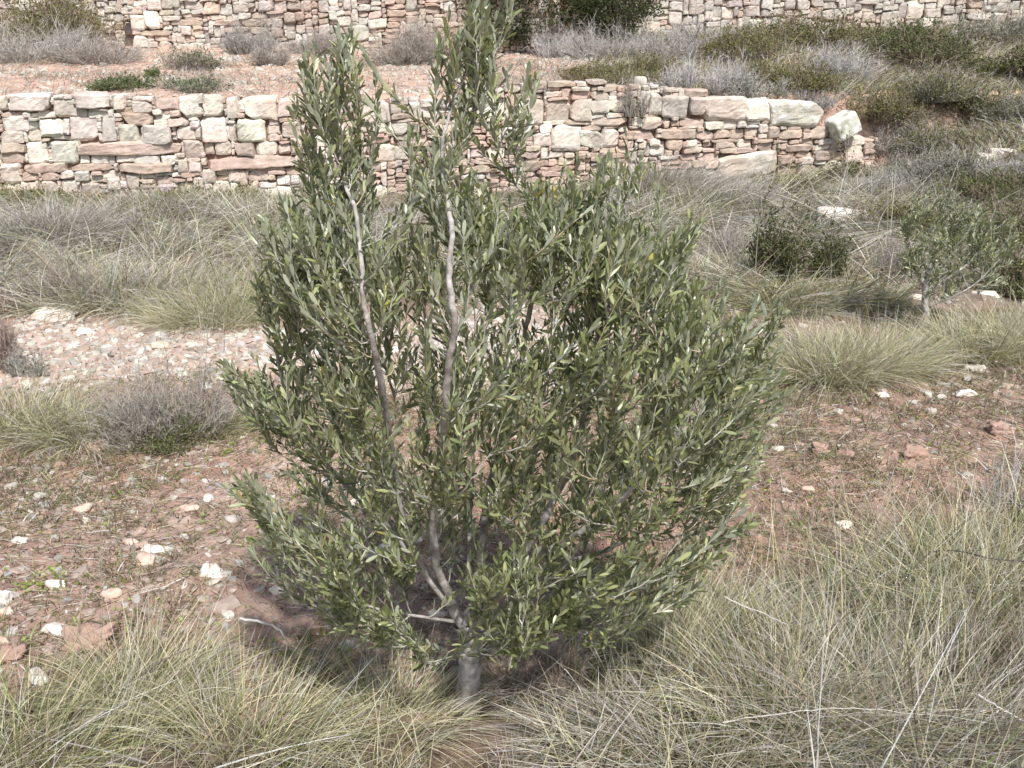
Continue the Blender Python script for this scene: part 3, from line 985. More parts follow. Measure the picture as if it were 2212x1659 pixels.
def clearf(x, y):
    return (1 - .75 * np.exp(-((x - trunk_x * y / 2.43) / .14) ** 2) * (.35 + .65 * sst(1.98, 2.15, y)) * sst(1.6, 1.8, y) * (1 - sst(2.5, 2.6, y))) * (.60 + .50 * sst(-.2, 1.6, x))


MF = {'straw': 3.0, 'pale': 2.2, 'olive': 1.4, 'green': .5, 'grey': 2.4, 'lav': .8, 'brown': 1.0}
x, y = sample_poly(P_FORE, 125); x, y = clumpy(x, y, .46, 3.4, 510, .04)
tufts(bag, x, y, 19, .028, (.10, .42), (.0024, .0050), MF, .42, .36, .35, 5, 1, (.7, .15), .6, clearf, .55, .7)
x, y = sample_poly(P_FORE, 170)                                   # single long stems
tufts(bag, x, y, 2, .01, (.26, .52), (.0026, .0040), {'straw': 3, 'pale': 3}, .42, .4, .18, 5, 1, (.6, .1), .5, clearf)
# fallen dead stems, tangled, mostly on the right
x, y = sample_poly(P_FORE, 120); m = rng.random(len(x)) < .12 + .88 * sst(.1, 1.3, x); x, y = clumpy(x[m], y[m], .46, 2.8, 515, .05)
tufts(bag, x, y, 12, .05, (.18, .50), (.0028, .0060), {'grey': 3, 'pale': 2, 'brown': 1.6, 'lav': 1.6}, 1.3, .9, .45, 5, 3, (.5, -.1), 1.0, clearf, .1, .6, .06)
x, y = sample_poly(P_FORE, 40); x, y = clumpy(x, y, .52, 2.2, 519, .03)
tufts(bag, x, y, 26, .024, (.10, .34), (.0026, .0050), {'green': 3, 'olive': 2.2, 'straw': .6}, .35, .42, .4, 5, 1, (.6, .1), .5, clearf, .6, .8)
o = bag.build("tall_dry_grass", M_grass)
tag(o, "tall straw coloured and grey dry grass along the bottom of the photo", "grass", kind="stuff")
# understorey
bag = Bag()
x, y = sample_poly(P_FORE, 2600); x, y = clumpy(x, y, .40, 6, 531); n = len(x)
field_flow(bag, x, y, (.04 + .10 * rng.random(n)) * np.where(y < 2.2, 1.0, clearf(x, y) * 1.3), .0022 + .0015 * rng.random(n), {'green': 3.4, 'olive': 1.6, 'brown': 2.2, 'grey': 1.4, 'dark': 2.5}, .4, .8, .5, 3, 5)
o = bag.build("short_grass", M_grass)
tag(o, "short green and brown grass filling between the tall dry stems", "grass", kind="stuff")

# green grass strip under and left of the trunk
bag = Bag()
for poly, d_ in ((gpoly([(360, 1420), (560, 1340), (800, 1370), (960, 1440), (960, 1540), (800, 1540), (480, 1500)]), 3600), (gpoly([(380, 1240), (560, 1230), (600, 1290), (420, 1300)]), 1400), (gpoly([(0, 1430), (180, 1420), (200, 1500), (0, 1520)]), 2600)):
    x, y = sample_poly(poly, d_); x, y = clumpy(x, y, .47, 5, 560); n = len(x)
    field(bag, x, y, .05 + .07 * rng.random(n), .2, (.4, .2), .0025 + .001 * rng.random(n), {'green': 5, 'olive': 1.5, 'straw': .6}, .4, .6, 3)
x, y = sample_poly(gpoly([(-200, 1440), (300, 1420), (900, 1440), (1100, 1500), (900, 1590), (-200, 1540)]), 60)
tufts(bag, x, y, 7, .02, (.08, .30), (.0022, .0034), {'straw': 3, 'pale': 2, 'grey': 2, 'green': 1.5}, .42, .4, .3, 5, 1, (.7, .15), .6, clearf, .5, .6)
o = bag.build("green_grass", M_grass)
tag(o, "fresh short green grass on the shaded soil left of the trunk", "grass", kind="stuff")

# low weeds and litter on the bare soil
bag = Bag()
x, y = sample_poly(P_LOW, 21000)
inl = rng.random(len(x)) < gmask(x, y)
m = ~inl & (rng.random(len(x)) < .75 + .25 * sst(.8, 1.6, x)); x, y = x[m], y[m]
x, y = clumpy(x, y, .44, 2.2, 570, .10); x, y = clumpy(x, y, .46, 14, 571, .06); n = len(x)
field_flow(bag, x, y, .018 + .045 * rng.random(n) ** 1.4, .0035 + .003 * rng.random(n), {'purple': 2.2, 'dark': 2.0, 'brown': 3.4, 'olive': 2.4, 'green': 1.5, 'grey': 2.2, 'pale': .6}, .3, 1.0, .6, 2, 9)
x, y = sample_poly(P_LOW, 1500); m = ~inpoly(x, y, P_GRAVEL) ; x, y = x[m], y[m]; n = len(x)     # litter lying flat
field_flow(bag, x, y, .03 + .11 * rng.random(n) ** 2, .0022 + .0015 * rng.random(n), {'grey': 3, 'brown': 2, 'pale': 1.2, 'purple': 1}, 9, 6., .1, 2, 11, .012, 0)
x, y = sample_poly(P_LOW, 850); m = rng.random(len(x)) > gmask(x, y); x, y = clumpy(x[m], y[m], .47, 1.6, 574, .07)
tufts(bag, x, y, 10, .018, (.02, .075), (.003, .0055), {'purple': 2.4, 'dark': 1.5, 'brown': 3, 'olive': 2.6, 'green': 2.2, 'grey': 2}, .4, .9, .5, 3, 27, (.2, 0), .5, None, .3, .75)
o = bag.build("low_weeds", M_grass)
tag(o, "brown purplish low weeds and dead stalks spread over the red soil", "weeds", kind="stuff")
# yellow green rosette leaves
bag = Bag()
for poly, d_ in ((gpoly([(30, 1240), (130, 1220), (150, 1280), (20, 1300)]), 5000), (gpoly([(430, 960), (500, 955), (510, 990), (420, 985)]), 3500), (gpoly([(200, 950), (330, 950), (420, 975), (300, 985)]), 2500), (P_LOW, 260)):
    x, y = sample_poly(poly, d_); x, y = clumpy(x, y, .5, 7, 590); n = len(x)
    P = np.stack([x, y, height(x, y) + .004], 1)
    D = nrm(rng.normal(size=(n, 3)) * [1, 1, .2] + [0, 0, .45])
    sleaves(bag, P, D, rng.uniform(.012, .028, n), rng.uniform(.006, .012, n), jit(np.array([.24, .30, .07]), n, .2, .06))
o = bag.build("green_weeds", M_sleaf)
tag(o, "small yellow green weed leaves dotting the bare soil", "weeds", kind="stuff")

# dead grass slope between gravel and lower wall
bag = Bag()
P_BACK = [(-8.5, 6.5), (-3.2, 6.6), (-1, 6.9), (1, 7.0), (2.0, 6.6), (3.2, 7.0), (4.6, 7.6), (4.6, 11.8), (-8.5, 10.9)]
MB_ = {'grey': 3.4, 'straw': 1.2, 'olive': 2.3, 'pale': 1.6, 'lav': 2.0, 'brown': 1.9, 'green': .5, 'dark': .5}
x, y = sample_poly(P_BACK, 42); m = y < wall_y(x) - .08 - .45 * (x < 1); x, y = clumpy(x[m], y[m], .40, 1.3, 600, .06)
tufts(bag, x, y, 26, .05, (.12, .46), (.0045, .0085), MB_, .75, .55, .6, 4, 15, (.2, -.45), .8, None, .25, .7)
x, y = sample_poly(P_BACK, 22); m = y < wall_y(x) - .3 - .4 * (x < 1); x, y = clumpy(x[m], y[m], .42, 1.0, 604, .06)
tufts(bag, x, y, 22, .10, (.2, .55), (.0045, .0075), {'grey': 3, 'pale': 2.4, 'lav': 1.5}, 1.6, .9, .5, 4, 19, (.3, -.2), 1.1, None, .1, .6, .08)
x, y = sample_poly(P_BACK, 900); m = y < wall_y(x) - .03; x, y = x[m], y[m]; n = len(x)
field_flow(bag, x, y, .05 + .09 * rng.random(n), .005 + .003 * rng.random(n), {'grey': 1.5, 'olive': 2.0, 'brown': 2.6, 'green': 1.0, 'dark': 1.8}, .4, .8, .5, 3, 17)
o = bag.build("dead_grass", M_grass)
tag(o, "matted grey and straw dead grass covering the slope below the lower wall", "grass", kind="stuff")


# ------------------------------------------------------------------ plants
def tussock(u, v, h_px, r, n, mix, label, lean=(0, 0), width=.0035, group="grass clumps", spread=.9, droop=.7, name="grass_clump", Lmul=1.0, zoff=0):
    c = ground(u, v)
    dist = np.linalg.norm(c - [0, 0, CZ])
    H = h_px / F * dist * 1.25 * Lmul
    a = rng.uniform(0, 6.283, n); rr_ = r * .5 * np.sqrt(rng.random(n))
    x = c[0] + np.cos(a) * rr_; y = c[1] + np.sin(a) * rr_ * .8
    P = np.stack([x, y, height(x, y) - .01 + zoff], 1)
    out = np.stack([np.cos(a), np.sin(a)], 1) * (rr_ / (r * .5))[:, None] * spread
    D = nrm(np.stack([out[:, 0] + lean[0] + rng.normal(0, .36, n), out[:, 1] + lean[1] + rng.normal(0, .36, n), np.full(n, 1.)], 1))
    h = nrm(D * [1, 1, 0] + 1e-4)
    u_ = rng.random((n, 1))
    B = h * u_ * droop * .8 - np.array([0, 0, 1.]) * u_ * droop
    c1 = grass_cols(n, mix); c0 = mixc(c1, GRN, rng.random(n) * .45)
    bag = Bag()
    ribbons(bag, P, D, H * rng.uniform(.5, 1.05, n), width * rng.uniform(.7, 1.3, n), B, c0, c1, 5)
    o = bag.build(name, M_grass, origin=c)
    return tag(o, label, "grass clump", group)


SG = {'straw': 3, 'pale': 2, 'olive': 2.5, 'grey': 2, 'green': .8}
GG = {'grey': 4, 'lav': 2, 'pale': 1, 'brown': .8}
OG = {'olive': 3, 'green': 2, 'straw': 2, 'grey': 1}
tussock(1770, 815, 130, .55, 2600, SG, "large pale grass clump arching right of the olive, on red soil", (-.15, .1))
tussock(1900, 800, 115, .50, 2100, SG, "pale grass clump in front of the small olive's trunk", (.15, .1))
tussock(1690, 775, 100, .40, 900, GG, "grey grass clump touching the olive's right crown edge", (-.1, 0))
tussock(2110, 770, 110, .55, 1800, SG, "straw grass clump right of the small olive's trunk", (.1, .1))
tussock(2230, 760, 130, .6, 1500, SG, "grass clump cut off by the right edge near the small olive", (.1, 0))
tussock(460, 690, 95, .8, 2400, SG, "pale green grass clump between gravel and the olive's left side", (0, 0))
tussock(540, 660, 80, .6, 1200, OG, "greenish grass clump touching the olive's left crown edge")
tussock(1700, 655, 60, .7, 1500, OG, "short green grass clump below the dark bush, right of the olive")
tussock(1860, 650, 55, .6, 1000, OG, "short green grass clump left of the small olive")
tussock(1445, 420, 90, .75, 1800, GG, "drooping grey grass clump against the foot of the lower wall", (.35, -.4), .006)
tussock(1560, 440, 70, .8, 1500, GG, "grey flattened grass clump below the long white slab of the wall", (.4, -.2), .006)
tussock(320, 470, 75, 1.0, 1800, {'grey': 2, 'olive': 2, 'brown': 1, 'lav': 1}, "rounded grey green grass mound at the foot of the wall, left side", (0, -.3), .006)
tussock(100, 520, 95, 1.1, 2400, {'lav': 3, 'grey': 3, 'pale': .7}, "broad lavender grey dead grass mound on the left slope", (.2, -.3), .006)
tussock(300, 640, 95, 1.2, 2600, {'grey': 3, 'pale': 1.3, 'straw': 1.4, 'olive': .6}, "sprawling grey grass mound behind the gravel", (.3, -.3), .005)
tussock(1480, 610, 90, .9, 1800, {'grey': 3, 'pale': 1.5, 'straw': 1.5, 'olive': 1}, "grey straw grass mound behind the olive's right spires", (.2, -.2), .005)
tussock(60, 930, 110, .5, 1500, {'olive': 2.5, 'straw': 2, 'grey': 2.5}, "yellowish grass clump left of the grey twiggy bush", (.15, 0))
tussock(180, 945, 100, .4, 1100, {'olive': 2.5, 'straw': 1.5, 'grey': 3}, "grass clump growing into the left side of the grey twiggy bush", (.1, -.1))
tussock(470, 930, 60, .3, 500, OG, "small green grass clump between the grey bush and the olive", (.2, 0))
tussock(1720, 1560, 260, .42, 1300, SG, "green based grass clump at the bottom, right of centre", (.15, 0), .0028)
tussock(2140, 1330, 260, .6, 1600, SG, "tall pale grass clump on the right, before the wire", (.15, 0), .003)
tussock(1500, 1400, 190, .5, 1500, SG, "straw yellow grass clump right of the trunk", (.3, .1), .0026)
tussock(330, 1500, 170, .35, 800, SG, "straw grass clump below the crumbled red rock", (.25, .1), .0024)
tussock(60, 1640, 200, .4, 700, OG, "olive green grass clump in the bottom left corner", (.2, .1), .0024)
tussock(560, 1600, 200, .4, 800, SG, "straw grass clump at the bottom, left of the trunk", (.35, .1), .0024)
tussock(870, 1560, 170, .3, 600, SG, "straw grass clump leaning towards the trunk base from the left", (.4, .15), .0024)
# dead thatch tussock at right bottom
tussock(2050, 1600, 200, .9, 2600, GG, "matted grey grass mound in the bottom right corner", (.25, -.1), .0034, spread=1.5, droop=.5, zoff=.03)
tussock(1500, 1640, 150, .8, 1700, GG, "flattened grey grass mound at the bottom, right of the trunk", (-.5, 0), .003, spread=1.5, droop=.5, zoff=.02)


def twiggy(u, v, w_px, h_px, n, base, label, leafc=None, nleaf=0, lsize=.018, up=.8, name="shrub", cat="shrub", wd=.003, group="dry shrubs and bushes", depth=.8, kids=5, c=None, deep=3, tint=.14):
    c = ground(u, v) if c is None else c
    dist = np.linalg.norm(c - [0, 0, CZ])
    Rr = w_px / F * dist * .5; H = h_px / F * dist * 1.05
    root = empty(name, c); tag(root, label, cat, group)
    bag = Bag()
    # tips on a lumpy dome
    a = rng.uniform(0, 6.283, n); rad = np.sqrt(rng.random(n))
    K = 9 if n >= 400 else 5; kc = rng.uniform(-.62, .62, (K, 2)) * [1, .8]; kr = rng.uniform(.38, .7, K); kh = rng.uniform(.5, 1.1, K); kh[0] = 1.05
    ki = rng.integers(0, K, n)
    hx = (kc[ki, 0] + np.cos(a) * rad * kr[ki]) * Rr; hy = (kc[ki, 1] + np.sin(a) * rad * kr[ki]) * Rr * depth
    top = H * kh[ki] * np.sqrt(np.clip(1 - rad ** 2 * .8, .05, 1)) * (.6 + .6 * fbm(a * 1.2 + u, rad * 3, int(u), 2)) * np.where(rng.random(n) < .06, 1.25, rng.uniform(.45, 1.0, n))
    tips = np.stack([c[0] + hx, c[1] + hy, c[2] + top], 1)
    b0 = np.stack([c[0] + hx * .25 + kc[ki, 0] * Rr * .5, c[1] + hy * .25 + kc[ki, 1] * Rr * .4, np.full(n, c[2] - .02)], 1)
    V = tips - b0; L = np.linalg.norm(V, axis=1)
    D0 = nrm(V * [1, 1, 0] * (1 - up) * .4 + V)
    B = (V / L[:, None]) - D0
    col = jit(base, n, tint)
    pts = ribbons(bag, b0, D0, L, wd * 1.5 * rng.uniform(.7, 1.3, n), B, col * .8, col, 4)
    P, D, Lc = pts[:, 2:], None, None
    src_p = []; src_d = []; src_l = []
    for k in range(kids):
        s = rng.uniform(.35, .95, n)
        q_ = b0 + D0 * (L * s)[:, None] + B * (L * s * s)[:, None]
        d_ = nrm(V / L[:, None] + rng.normal(0, .55, (n, 3)) + [0, 0, .25])
        l_ = L * rng.uniform(.15, .4, n)
        src_p.append(q_); src_d.append(d_); src_l.append(l_)
    q_ = np.concatenate(src_p); d_ = np.concatenate(src_d); l_ = np.concatenate(src_l)
    nb = rng.normal(0, .15, (len(q_), 3))
    col2 = jit(base, len(q_), tint)
    ribbons(bag, q_, d_, l_, wd * rng.uniform(.6, 1.1, len(q_)), nb, col2, col2 * 1.05, 3)
    if deep > 2:
        s = rng.uniform(.3, 1, (len(q_), 1))
        q2 = np.concatenate([q_ + d_ * l_[:, None] * s, q_ + d_ * l_[:, None] * rng.uniform(.3, 1, (len(q_), 1))]); d2 = nrm(np.concatenate([d_, d_]) + rng.normal(0, .6, (len(q_) * 2, 3)))
        l2 = np.concatenate([l_, l_]) * rng.uniform(.3, .7, len(q_) * 2)
        col3 = jit(base * 1.06, len(q2), tint)
        ribbons(bag, q2, d2, l2, wd * .75 * rng.uniform(.6, 1.1, len(q2)), np.zeros((len(q2), 3)), col3, col3, 1)
    else:
        q2, d2, l2 = q_, d_, l_
    bag.build("twigs", M_twig, root)
    if nleaf:
        lb = Bag()
        ii = rng.integers(0, len(q2), nleaf)
        P = q2[ii] + d2[ii] * (l2[ii] * rng.random(nleaf))[:, None]
        D = nrm(d2[ii] + rng.normal(0, .5, (nleaf, 3)))
        sleaves(lb, P, D, lsize * rng.uniform(.6, 1.2, nleaf), lsize * .38 * rng.uniform(.7, 1.3, nleaf), jit(leafc, nleaf, .22, .05))
        lb.build("leaves", M_sleaf, root)
    return root


GREYTW = np.array([.35, .32, .285]); LAVTW = np.array([.42, .395, .365]); PALETW = np.array([.50, .48, .465]); BRTW = np.array([.27, .21, .17])
GL = np.array([.13, .15, .055]); GLY = np.array([.20, .20, .075]); GLD = np.array([.065, .08, .032]); GLG = np.array([.20, .21, .15])
# lower terrace
twiggy(360, 950, 300, 180, 420, GREYTW, "grey twiggy dead bush on the soil between gravel and the olive's left side", GLG, 1500, .014, wd=.0028, kids=6)
twiggy(330, 965, 220, 60, 200, BRTW, "low green leafy plant under the front of the grey twiggy bush", GL, 4500, .016, wd=.002, kids=5)
twiggy(5, 800, 120, 115, 220, np.array([.36, .27, .24]), "brownish heather bush cut off by the left edge beside the gravel", GLG, 1200, .014)
twiggy(70, 810, 90, 60, 140, LAVTW, "little lavender grey bush right of the brownish one at the left edge", GLG, 900, .014)
twiggy(70, 665, 230, 85, 260, np.array([.25, .205, .19]), "dark brown dead bush on the left slope behind the long white stone", None, 0, wd=.004)
twiggy(1670, 615, 130, 165, 190, BRTW * .8, "dark green upright bush right of the olive, taller of two", GL * .85, 9500, .024, wd=.004)
twiggy(1775, 615, 110, 120, 150, BRTW * .8, "smaller dark green upright bush beside the taller one", GL * .85, 6500, .024, wd=.004)
twiggy(1890, 600, 150, 90, 200, GREYTW, "grey tangle of dry stems left of the small olive", GLG, 600, .016, wd=.0035)
twiggy(1560, 560, 150, 80, 200, GREYTW, "grey dry bush right behind the olive's right side", None, 0, wd=.0035)
twiggy(2130, 1480, 260, 150, 160, BRTW, "brown dry stemmed plant low at the right, in the matted grass", None, 0, wd=.0026)
twiggy(2190, 1110, 180, 160, 60, PALETW, "pale leafless branching stems at the right edge above the wire", None, 0, wd=.0035, kids=3, deep=2)
twiggy(1170, 1500, 230, 120, 170, BRTW, "brown dry twiggy plant right behind the trunk base", None, 0, wd=.0022, kids=5)
# foot of the wall
twiggy(440, 438, 260, 26, 300, np.array([.30, .28, .16]), "low olive green plants hugging the wall foot on the left", GLY, 5000, .03, wd=.005)
twiggy(120, 446, 300, 28, 300, np.array([.30, .28, .16]), "low green plants at the wall foot near the left edge", GLY, 5000, .03, wd=.005)
twiggy(1660, 420, 260, 30, 200, GREYTW, "low grey plants at the wall foot under the white slab", GLY, 2200, .03, wd=.005)
twiggy(1850, 400, 160, 70, 200, GREYTW, "grey green bush under the broken right end of the wall", GLY, 3500, .03, wd=.005)
twiggy(1372, 245, 60, 75, 90, GREYTW, "grey twig clump rooted in the wall face below the round stone", None, 0, wd=.005, c=WA.pt(np.array(WA.hit(1372, 250)[0]), np.array(WA.hit(1372, 247)[1]), np.array(.03)))
# upper terrace
UP = [
 (55, 103, 240, 120, 420, BRTW, "large green bush in the top left corner before the recessed wall", GLY, 9000, .045, 0),
 (70, 130, 240, 80, 420, LAVTW, "big grey dead bush on the upper terrace at the left edge", None, 0, .03, 0),
 (215, 135, 150, 55, 260, GREYTW, "smaller grey dead bush between the left edge bush and the upper wall", None, 0, .03, 0),
 (415, 150, 100, 45, 220, GREYTW, "dark grey bush with green leaves on the stony upper terrace", GL, 1800, .03, 0),
 (535, 118, 95, 60, 300, LAVTW * .9, "round lavender grey bush at the foot of the upper left wall", None, 0, .03, 0),
 (700, 118, 120, 50, 300, GREYTW, "dry grey brown bush behind the olive's left spire, at the wall foot", None, 0, .03, 0),
 (960, 125, 110, 60, 260, BRTW * 1.2, "brown dead bush behind the olive's centre spire", None, 0, .03, 0),
 (590, 140, 70, 45, 160, GREYTW, "small grey bush right of the round lavender grey bush", None, 0, .03, 0),
 (333, 167, 26, 18, 60, BRTW, "tiny bright green plant alone on the stony upper terrace", np.array([.13, .20, .06]), 600, .03, 0),
 (270, 192, 130, 26, 160, BRTW, "low dark green creeping plant just above the wall top", np.array([.11, .17, .06]), 3500, .03, 0),
 (420, 196, 140, 28, 200, GREYTW, "low grey and green plant on the wall top edge", np.array([.11, .15, .06]), 1800, .03, 0),
 (880, 140, 150, 90, 420, GREYTW, "large grey thorny bush between the olive's two top spires", None, 0, .03, 0),
 (1195, 125, 90, 85, 260, PALETW, "upright pale grey dead stalks under the dark tree", None, 0, .03, 1),
 (1330, 130, 170, 70, 380, LAVTW, "silvery lavender dead bush right of the upright pale stalks", None, 0, .03, 0),
 (1440, 135, 150, 65, 320, LAVTW * .95, "grey lavender bush in the middle of the upper terrace", None, 0, .03, 0),
 (1570, 110, 190, 75, 420, LAVTW * .92, "large rounded grey dead bush before the upper right wall", None, 0, .03, 0),
 (1290, 178, 190, 40, 260, BRTW, "green yellow low bush above the wall's middle", GLY, 5200, .03, 0),
 (1390, 170, 120, 45, 220, BRTW, "olive brown low bush beside the round stone on the wall", GLY, 3600, .03, 0),
 (1470, 195, 80, 75, 200, PALETW, "pale dry stalks standing behind the wall top, right of the round stone", None, 0, .03, 1),
 (1555, 200, 100, 75, 240, PALETW * .95, "second clump of pale dry stalks behind the long pale block", None, 0, .03, 1),
 (1600, 130, 160, 60, 300, BRTW, "brownish green heath bush below the large rounded grey bush", GLY, 6000, .035, 0),
 (1760, 105, 220, 60, 380, BRTW, "wide olive green heath bush before the upper right wall", GLY * .9, 8000, .04, 0),
 (1930, 100, 190, 50, 320, BRTW, "dark green heath bush right of the wide one", GL, 7000, .04, 0),
 (2010, 130, 200, 55, 320, BRTW, "deep green bush above the bare red patch on the bank", GL * .85, 7500, .04, 0),
 (2150, 100, 190, 60, 300, GREYTW, "grey green bush at the foot of the upper right wall near the right edge", GLG, 3500, .035, 0),
 (2180, 170, 160, 80, 340, BRTW, "dark green bush on the bank near the right edge", GL, 7500, .04, 0),
 (1810, 175, 120, 85, 260, PALETW * .95, "silvery stalk bush standing above the perched tilted block", None, 0, .03, 1),
 (1700, 190, 160, 55, 280, BRTW, "yellowish green bush behind the lichen-spotted grey block", GLY, 6000, .035, 0),
 (1640, 215, 110, 45, 220, LAVTW, "grey bush right behind the top course's long pale block", GLG, 1500, .03, 0),
 (1760, 235, 120, 50, 260, LAVTW, "grey bush behind the left part of the tilted block", None, 0, .03, 0),
 (2070, 110, 50, 60, 60, PALETW * 1.1, "fan of white leafless stems in the green bushes, upper right", None, 0, .03, 1),
]
for (u, v, w, h, n, tc_, lab, lc, nl, ls, upr) in UP:
    twiggy(u, v, w * 1.3, h, int(n * 1.15), tc_, lab, lc, int(nl * 1.4), ls * .9, wd=.006, up=1.0 if upr else .75, kids=6 if not upr else 3, group="shrubs on the upper terrace")
# bank on the right
for k, (u, v, w, h, n, tc_, lab, lc, nl) in enumerate([
 (1900, 260, 150, 60, 260, BRTW, "brown green bush right above the tilted block", GLY, 5000),
 (1990, 215, 180, 60, 280, GREYTW, "grey green bush left of the bare red patch", GLY, 5000),
 (2080, 250, 150, 60, 260, BRTW, "olive green bush under the bare red patch", GL, 5500),
 (2190, 260, 120, 50, 220, GREYTW, "grey leafy bush at the right edge beside the bare patch", GLG, 2800),
 (1930, 330, 150, 80, 300, LAVTW, "silver grey bush right of the broken wall end", None, 0),
 (2040, 330, 180, 60, 300, GREYTW, "grey green bush in the middle of the bank", GLY, 3500),
 (2020, 400, 170, 60, 300, GREYTW, "grey dead bush above the small olive", GLG, 1600),
 (1920, 420, 140, 50, 260, LAVTW, "low grey bush above the long white boulder", None, 0),
 (2160, 430, 160, 70, 300, BRTW, "dark brown green bush on the bank above the small olive's right side", GL, 5000),
 (2190, 540, 150, 90, 300, BRTW, "shaded green bush at the right edge behind the small olive", GL, 5500),
 (2090, 380, 120, 50, 240, GREYTW, "small grey bush left of the dark brown green one", GLG, 2000),
 (2190, 380, 110, 40, 200, LAVTW, "pale grey bush under the white boulder on the bank", None, 0),
 (1940, 500, 130, 60, 260, BRTW, "brown olive bush left of the small olive's crown", GLY, 3500),
 (2215, 640, 100, 80, 220, BRTW, "dark bush cut off by the right edge beside the white triangular stone", GL, 3500)]):
    twiggy(u, v, w * 1.35, h * 1.1, int(n * 1.2), tc_, lab, lc, int(nl * 1.4), .028, wd=.005, kids=6, group="shrubs on the right bank")

# scrub ground cover on bank and upper right terrace
bag = Bag()
P_BANK = [(3.7, 6.2), (4.3, 11.6), (1.2, 11.85), (1.0, 17.0), (12, 17.0), (12, 6.0)]
x, y = sample_poly(P_BANK, 900); m = ~((y > wall_y(x) - .1) & (y < wall_y(x) + .35) & (x < 4.4)); x, y = x[m], y[m]
bare = fbm(x * .8 + 3, y * .8, 640, 2); m = bare < .74; x, y = x[m], y[m]; n = len(x)
field_flow(bag, x, y, .10 + .22 * rng.random(n), .006 + .004 * rng.random(n), {'grey': 3, 'olive': 2.2, 'brown': 1.6, 'lav': 2, 'green': .6, 'straw': .8}, .6, .7, .5, 3, 23)
x, y = sample_poly(P_BANK, 70); m = ~((y > wall_y(x) - .1) & (y < wall_y(x) + .35) & (x < 4.4)); x, y = clumpy(x[m], y[m], .38, 1.0, 655, .05)
tufts(bag, x, y, 16, .06, (.06, .24), (.007, .013), {'olive': 2.5, 'green': 2.2, 'brown': 2.4, 'dark': 1.6, 'grey': 2, 'lav': 1.3}, .4, .7, .5, 3, 29, (.1, -.1), .6, None, .2, .8)
o = bag.build("scrub_grass", M_grass)
tag(o, "mixed grey and olive dry grass between the bushes on the bank", "scrub", kind="stuff")
# sparse dry grass on upper left
bag = Bag()
x, y = sample_poly(P_UPL, 700); x, y = clumpy(x, y, .55, 1.4, 660, .05); n = len(x)
field_flow(bag, x, y, .06 + .16 * rng.random(n), .005 + .003 * rng.random(n), {'grey': 3, 'brown': 1, 'lav': 2, 'olive': .7}, .6, .8, .5, 3, 25)
o = bag.build("upper_dry_grass", M_grass)
tag(o, "thin grey dry grass on the stony upper terrace", "grass", kind="stuff")

# dark tree bushes behind
def bush_tree(u, v, w_px, h_px, n, label, leafc, nl):
    c = ground(u, v); dist = np.linalg.norm(c - [0, 0, CZ])
    Rr = w_px / F * dist * .5; H = h_px / F * dist
    root = empty("bushy_tree", c); tag(root, label, "tree")
    tb = Bag()
    for k in range(6):
        a = rng.uniform(0, 6.28)
        e = c + [math.cos(a) * Rr * .6, math.sin(a) * Rr * .5, H * .7]
        tube(tb, cat_spline([c - [0, 0, .1], c * .6 + e * .4 + rng.normal(0, .06, 3), e]), np.linspace(.05, .012, 17), np.array([.12, .10, .08]), 6)
    tb.build("trunk", M_bark, root)
    lb = Bag()
    K = 150
    cc_ = nrm(rng.normal(size=(K, 3))) * (rng.random((K, 1)) ** .4) * [Rr, Rr * .8, H * .55] + c + [0, 0, H * .52]
    ii = rng.integers(0, K, nl)
    P = cc_[ii] + rng.normal(0, .10, (nl, 3)) * [1, 1, .7]
    D = nrm(P - c - [0, 0, H * .3] + rng.normal(0, .35, (nl, 3)))
    P[:, 2] = np.maximum(P[:, 2], c[2] + .01)
    sleaves(lb, P, D, rng.uniform(.03, .055, nl), rng.uniform(.014, .026, nl), jit(leafc, nl, .25, .06))
    lb.build("crown", M_sleaf, root)


bush_tree(1170, 112, 270, 260, 0, "dark evergreen tree behind the olive's top, left of a similar one", GLD, 26000)
bush_tree(1040, 110, 150, 240, 0, "dark bush rising behind the olive's centre spire, at the end of the upper left wall", GLD, 12000)
bush_tree(1335, 98, 190, 260, 0, "dark evergreen tree right of its twin, beside the upper right wall", GLD * 1.1, 20000)

# ------------------------------------------------------------------ olive trees
def olive_leaves(bag, P, D, Nn, L, W, col, curl):
    N = len(P)
    rows = 6
    s = np.array([0, .2, .42, .64, .86, 1.0])
    prof = np.array([.10, .70, 1.0, 1.04, .80, .14])
    side = nrm(np.cross(D, Nn)); Nn = np.cross(side, D)
    c = P[:, None] + D[:, None] * (L[:, None] * s)[..., None] - Nn[:, None] * ((L * curl)[:, None] * s ** 2)[..., None]
    hw = (W[:, None] * .5 * prof)[..., None]
    up = .22
    l = c - side[:, None] * hw + Nn[:, None] * hw * up
    r = c + side[:, None] * hw + Nn[:, None] * hw * up
    v = np.stack([l, c, r], 2)          # N,rows,3,3
    k = np.arange(rows - 1) * 3
    q = np.concatenate([np.stack([k, k + 1, k + 4, k + 3], 1), np.stack([k + 1, k + 2, k + 5, k + 4], 1)])
    f = (q[None] + (np.arange(N) * rows * 3)[:, None, None]).reshape(-1, 4)
    cc_ = np.repeat(col[:, None], rows * 3, 1).reshape(N, rows, 3, 3).copy()
    cc_[:, :, 1] *= 1.22                # midrib
    bag.add(v, f, cc_)


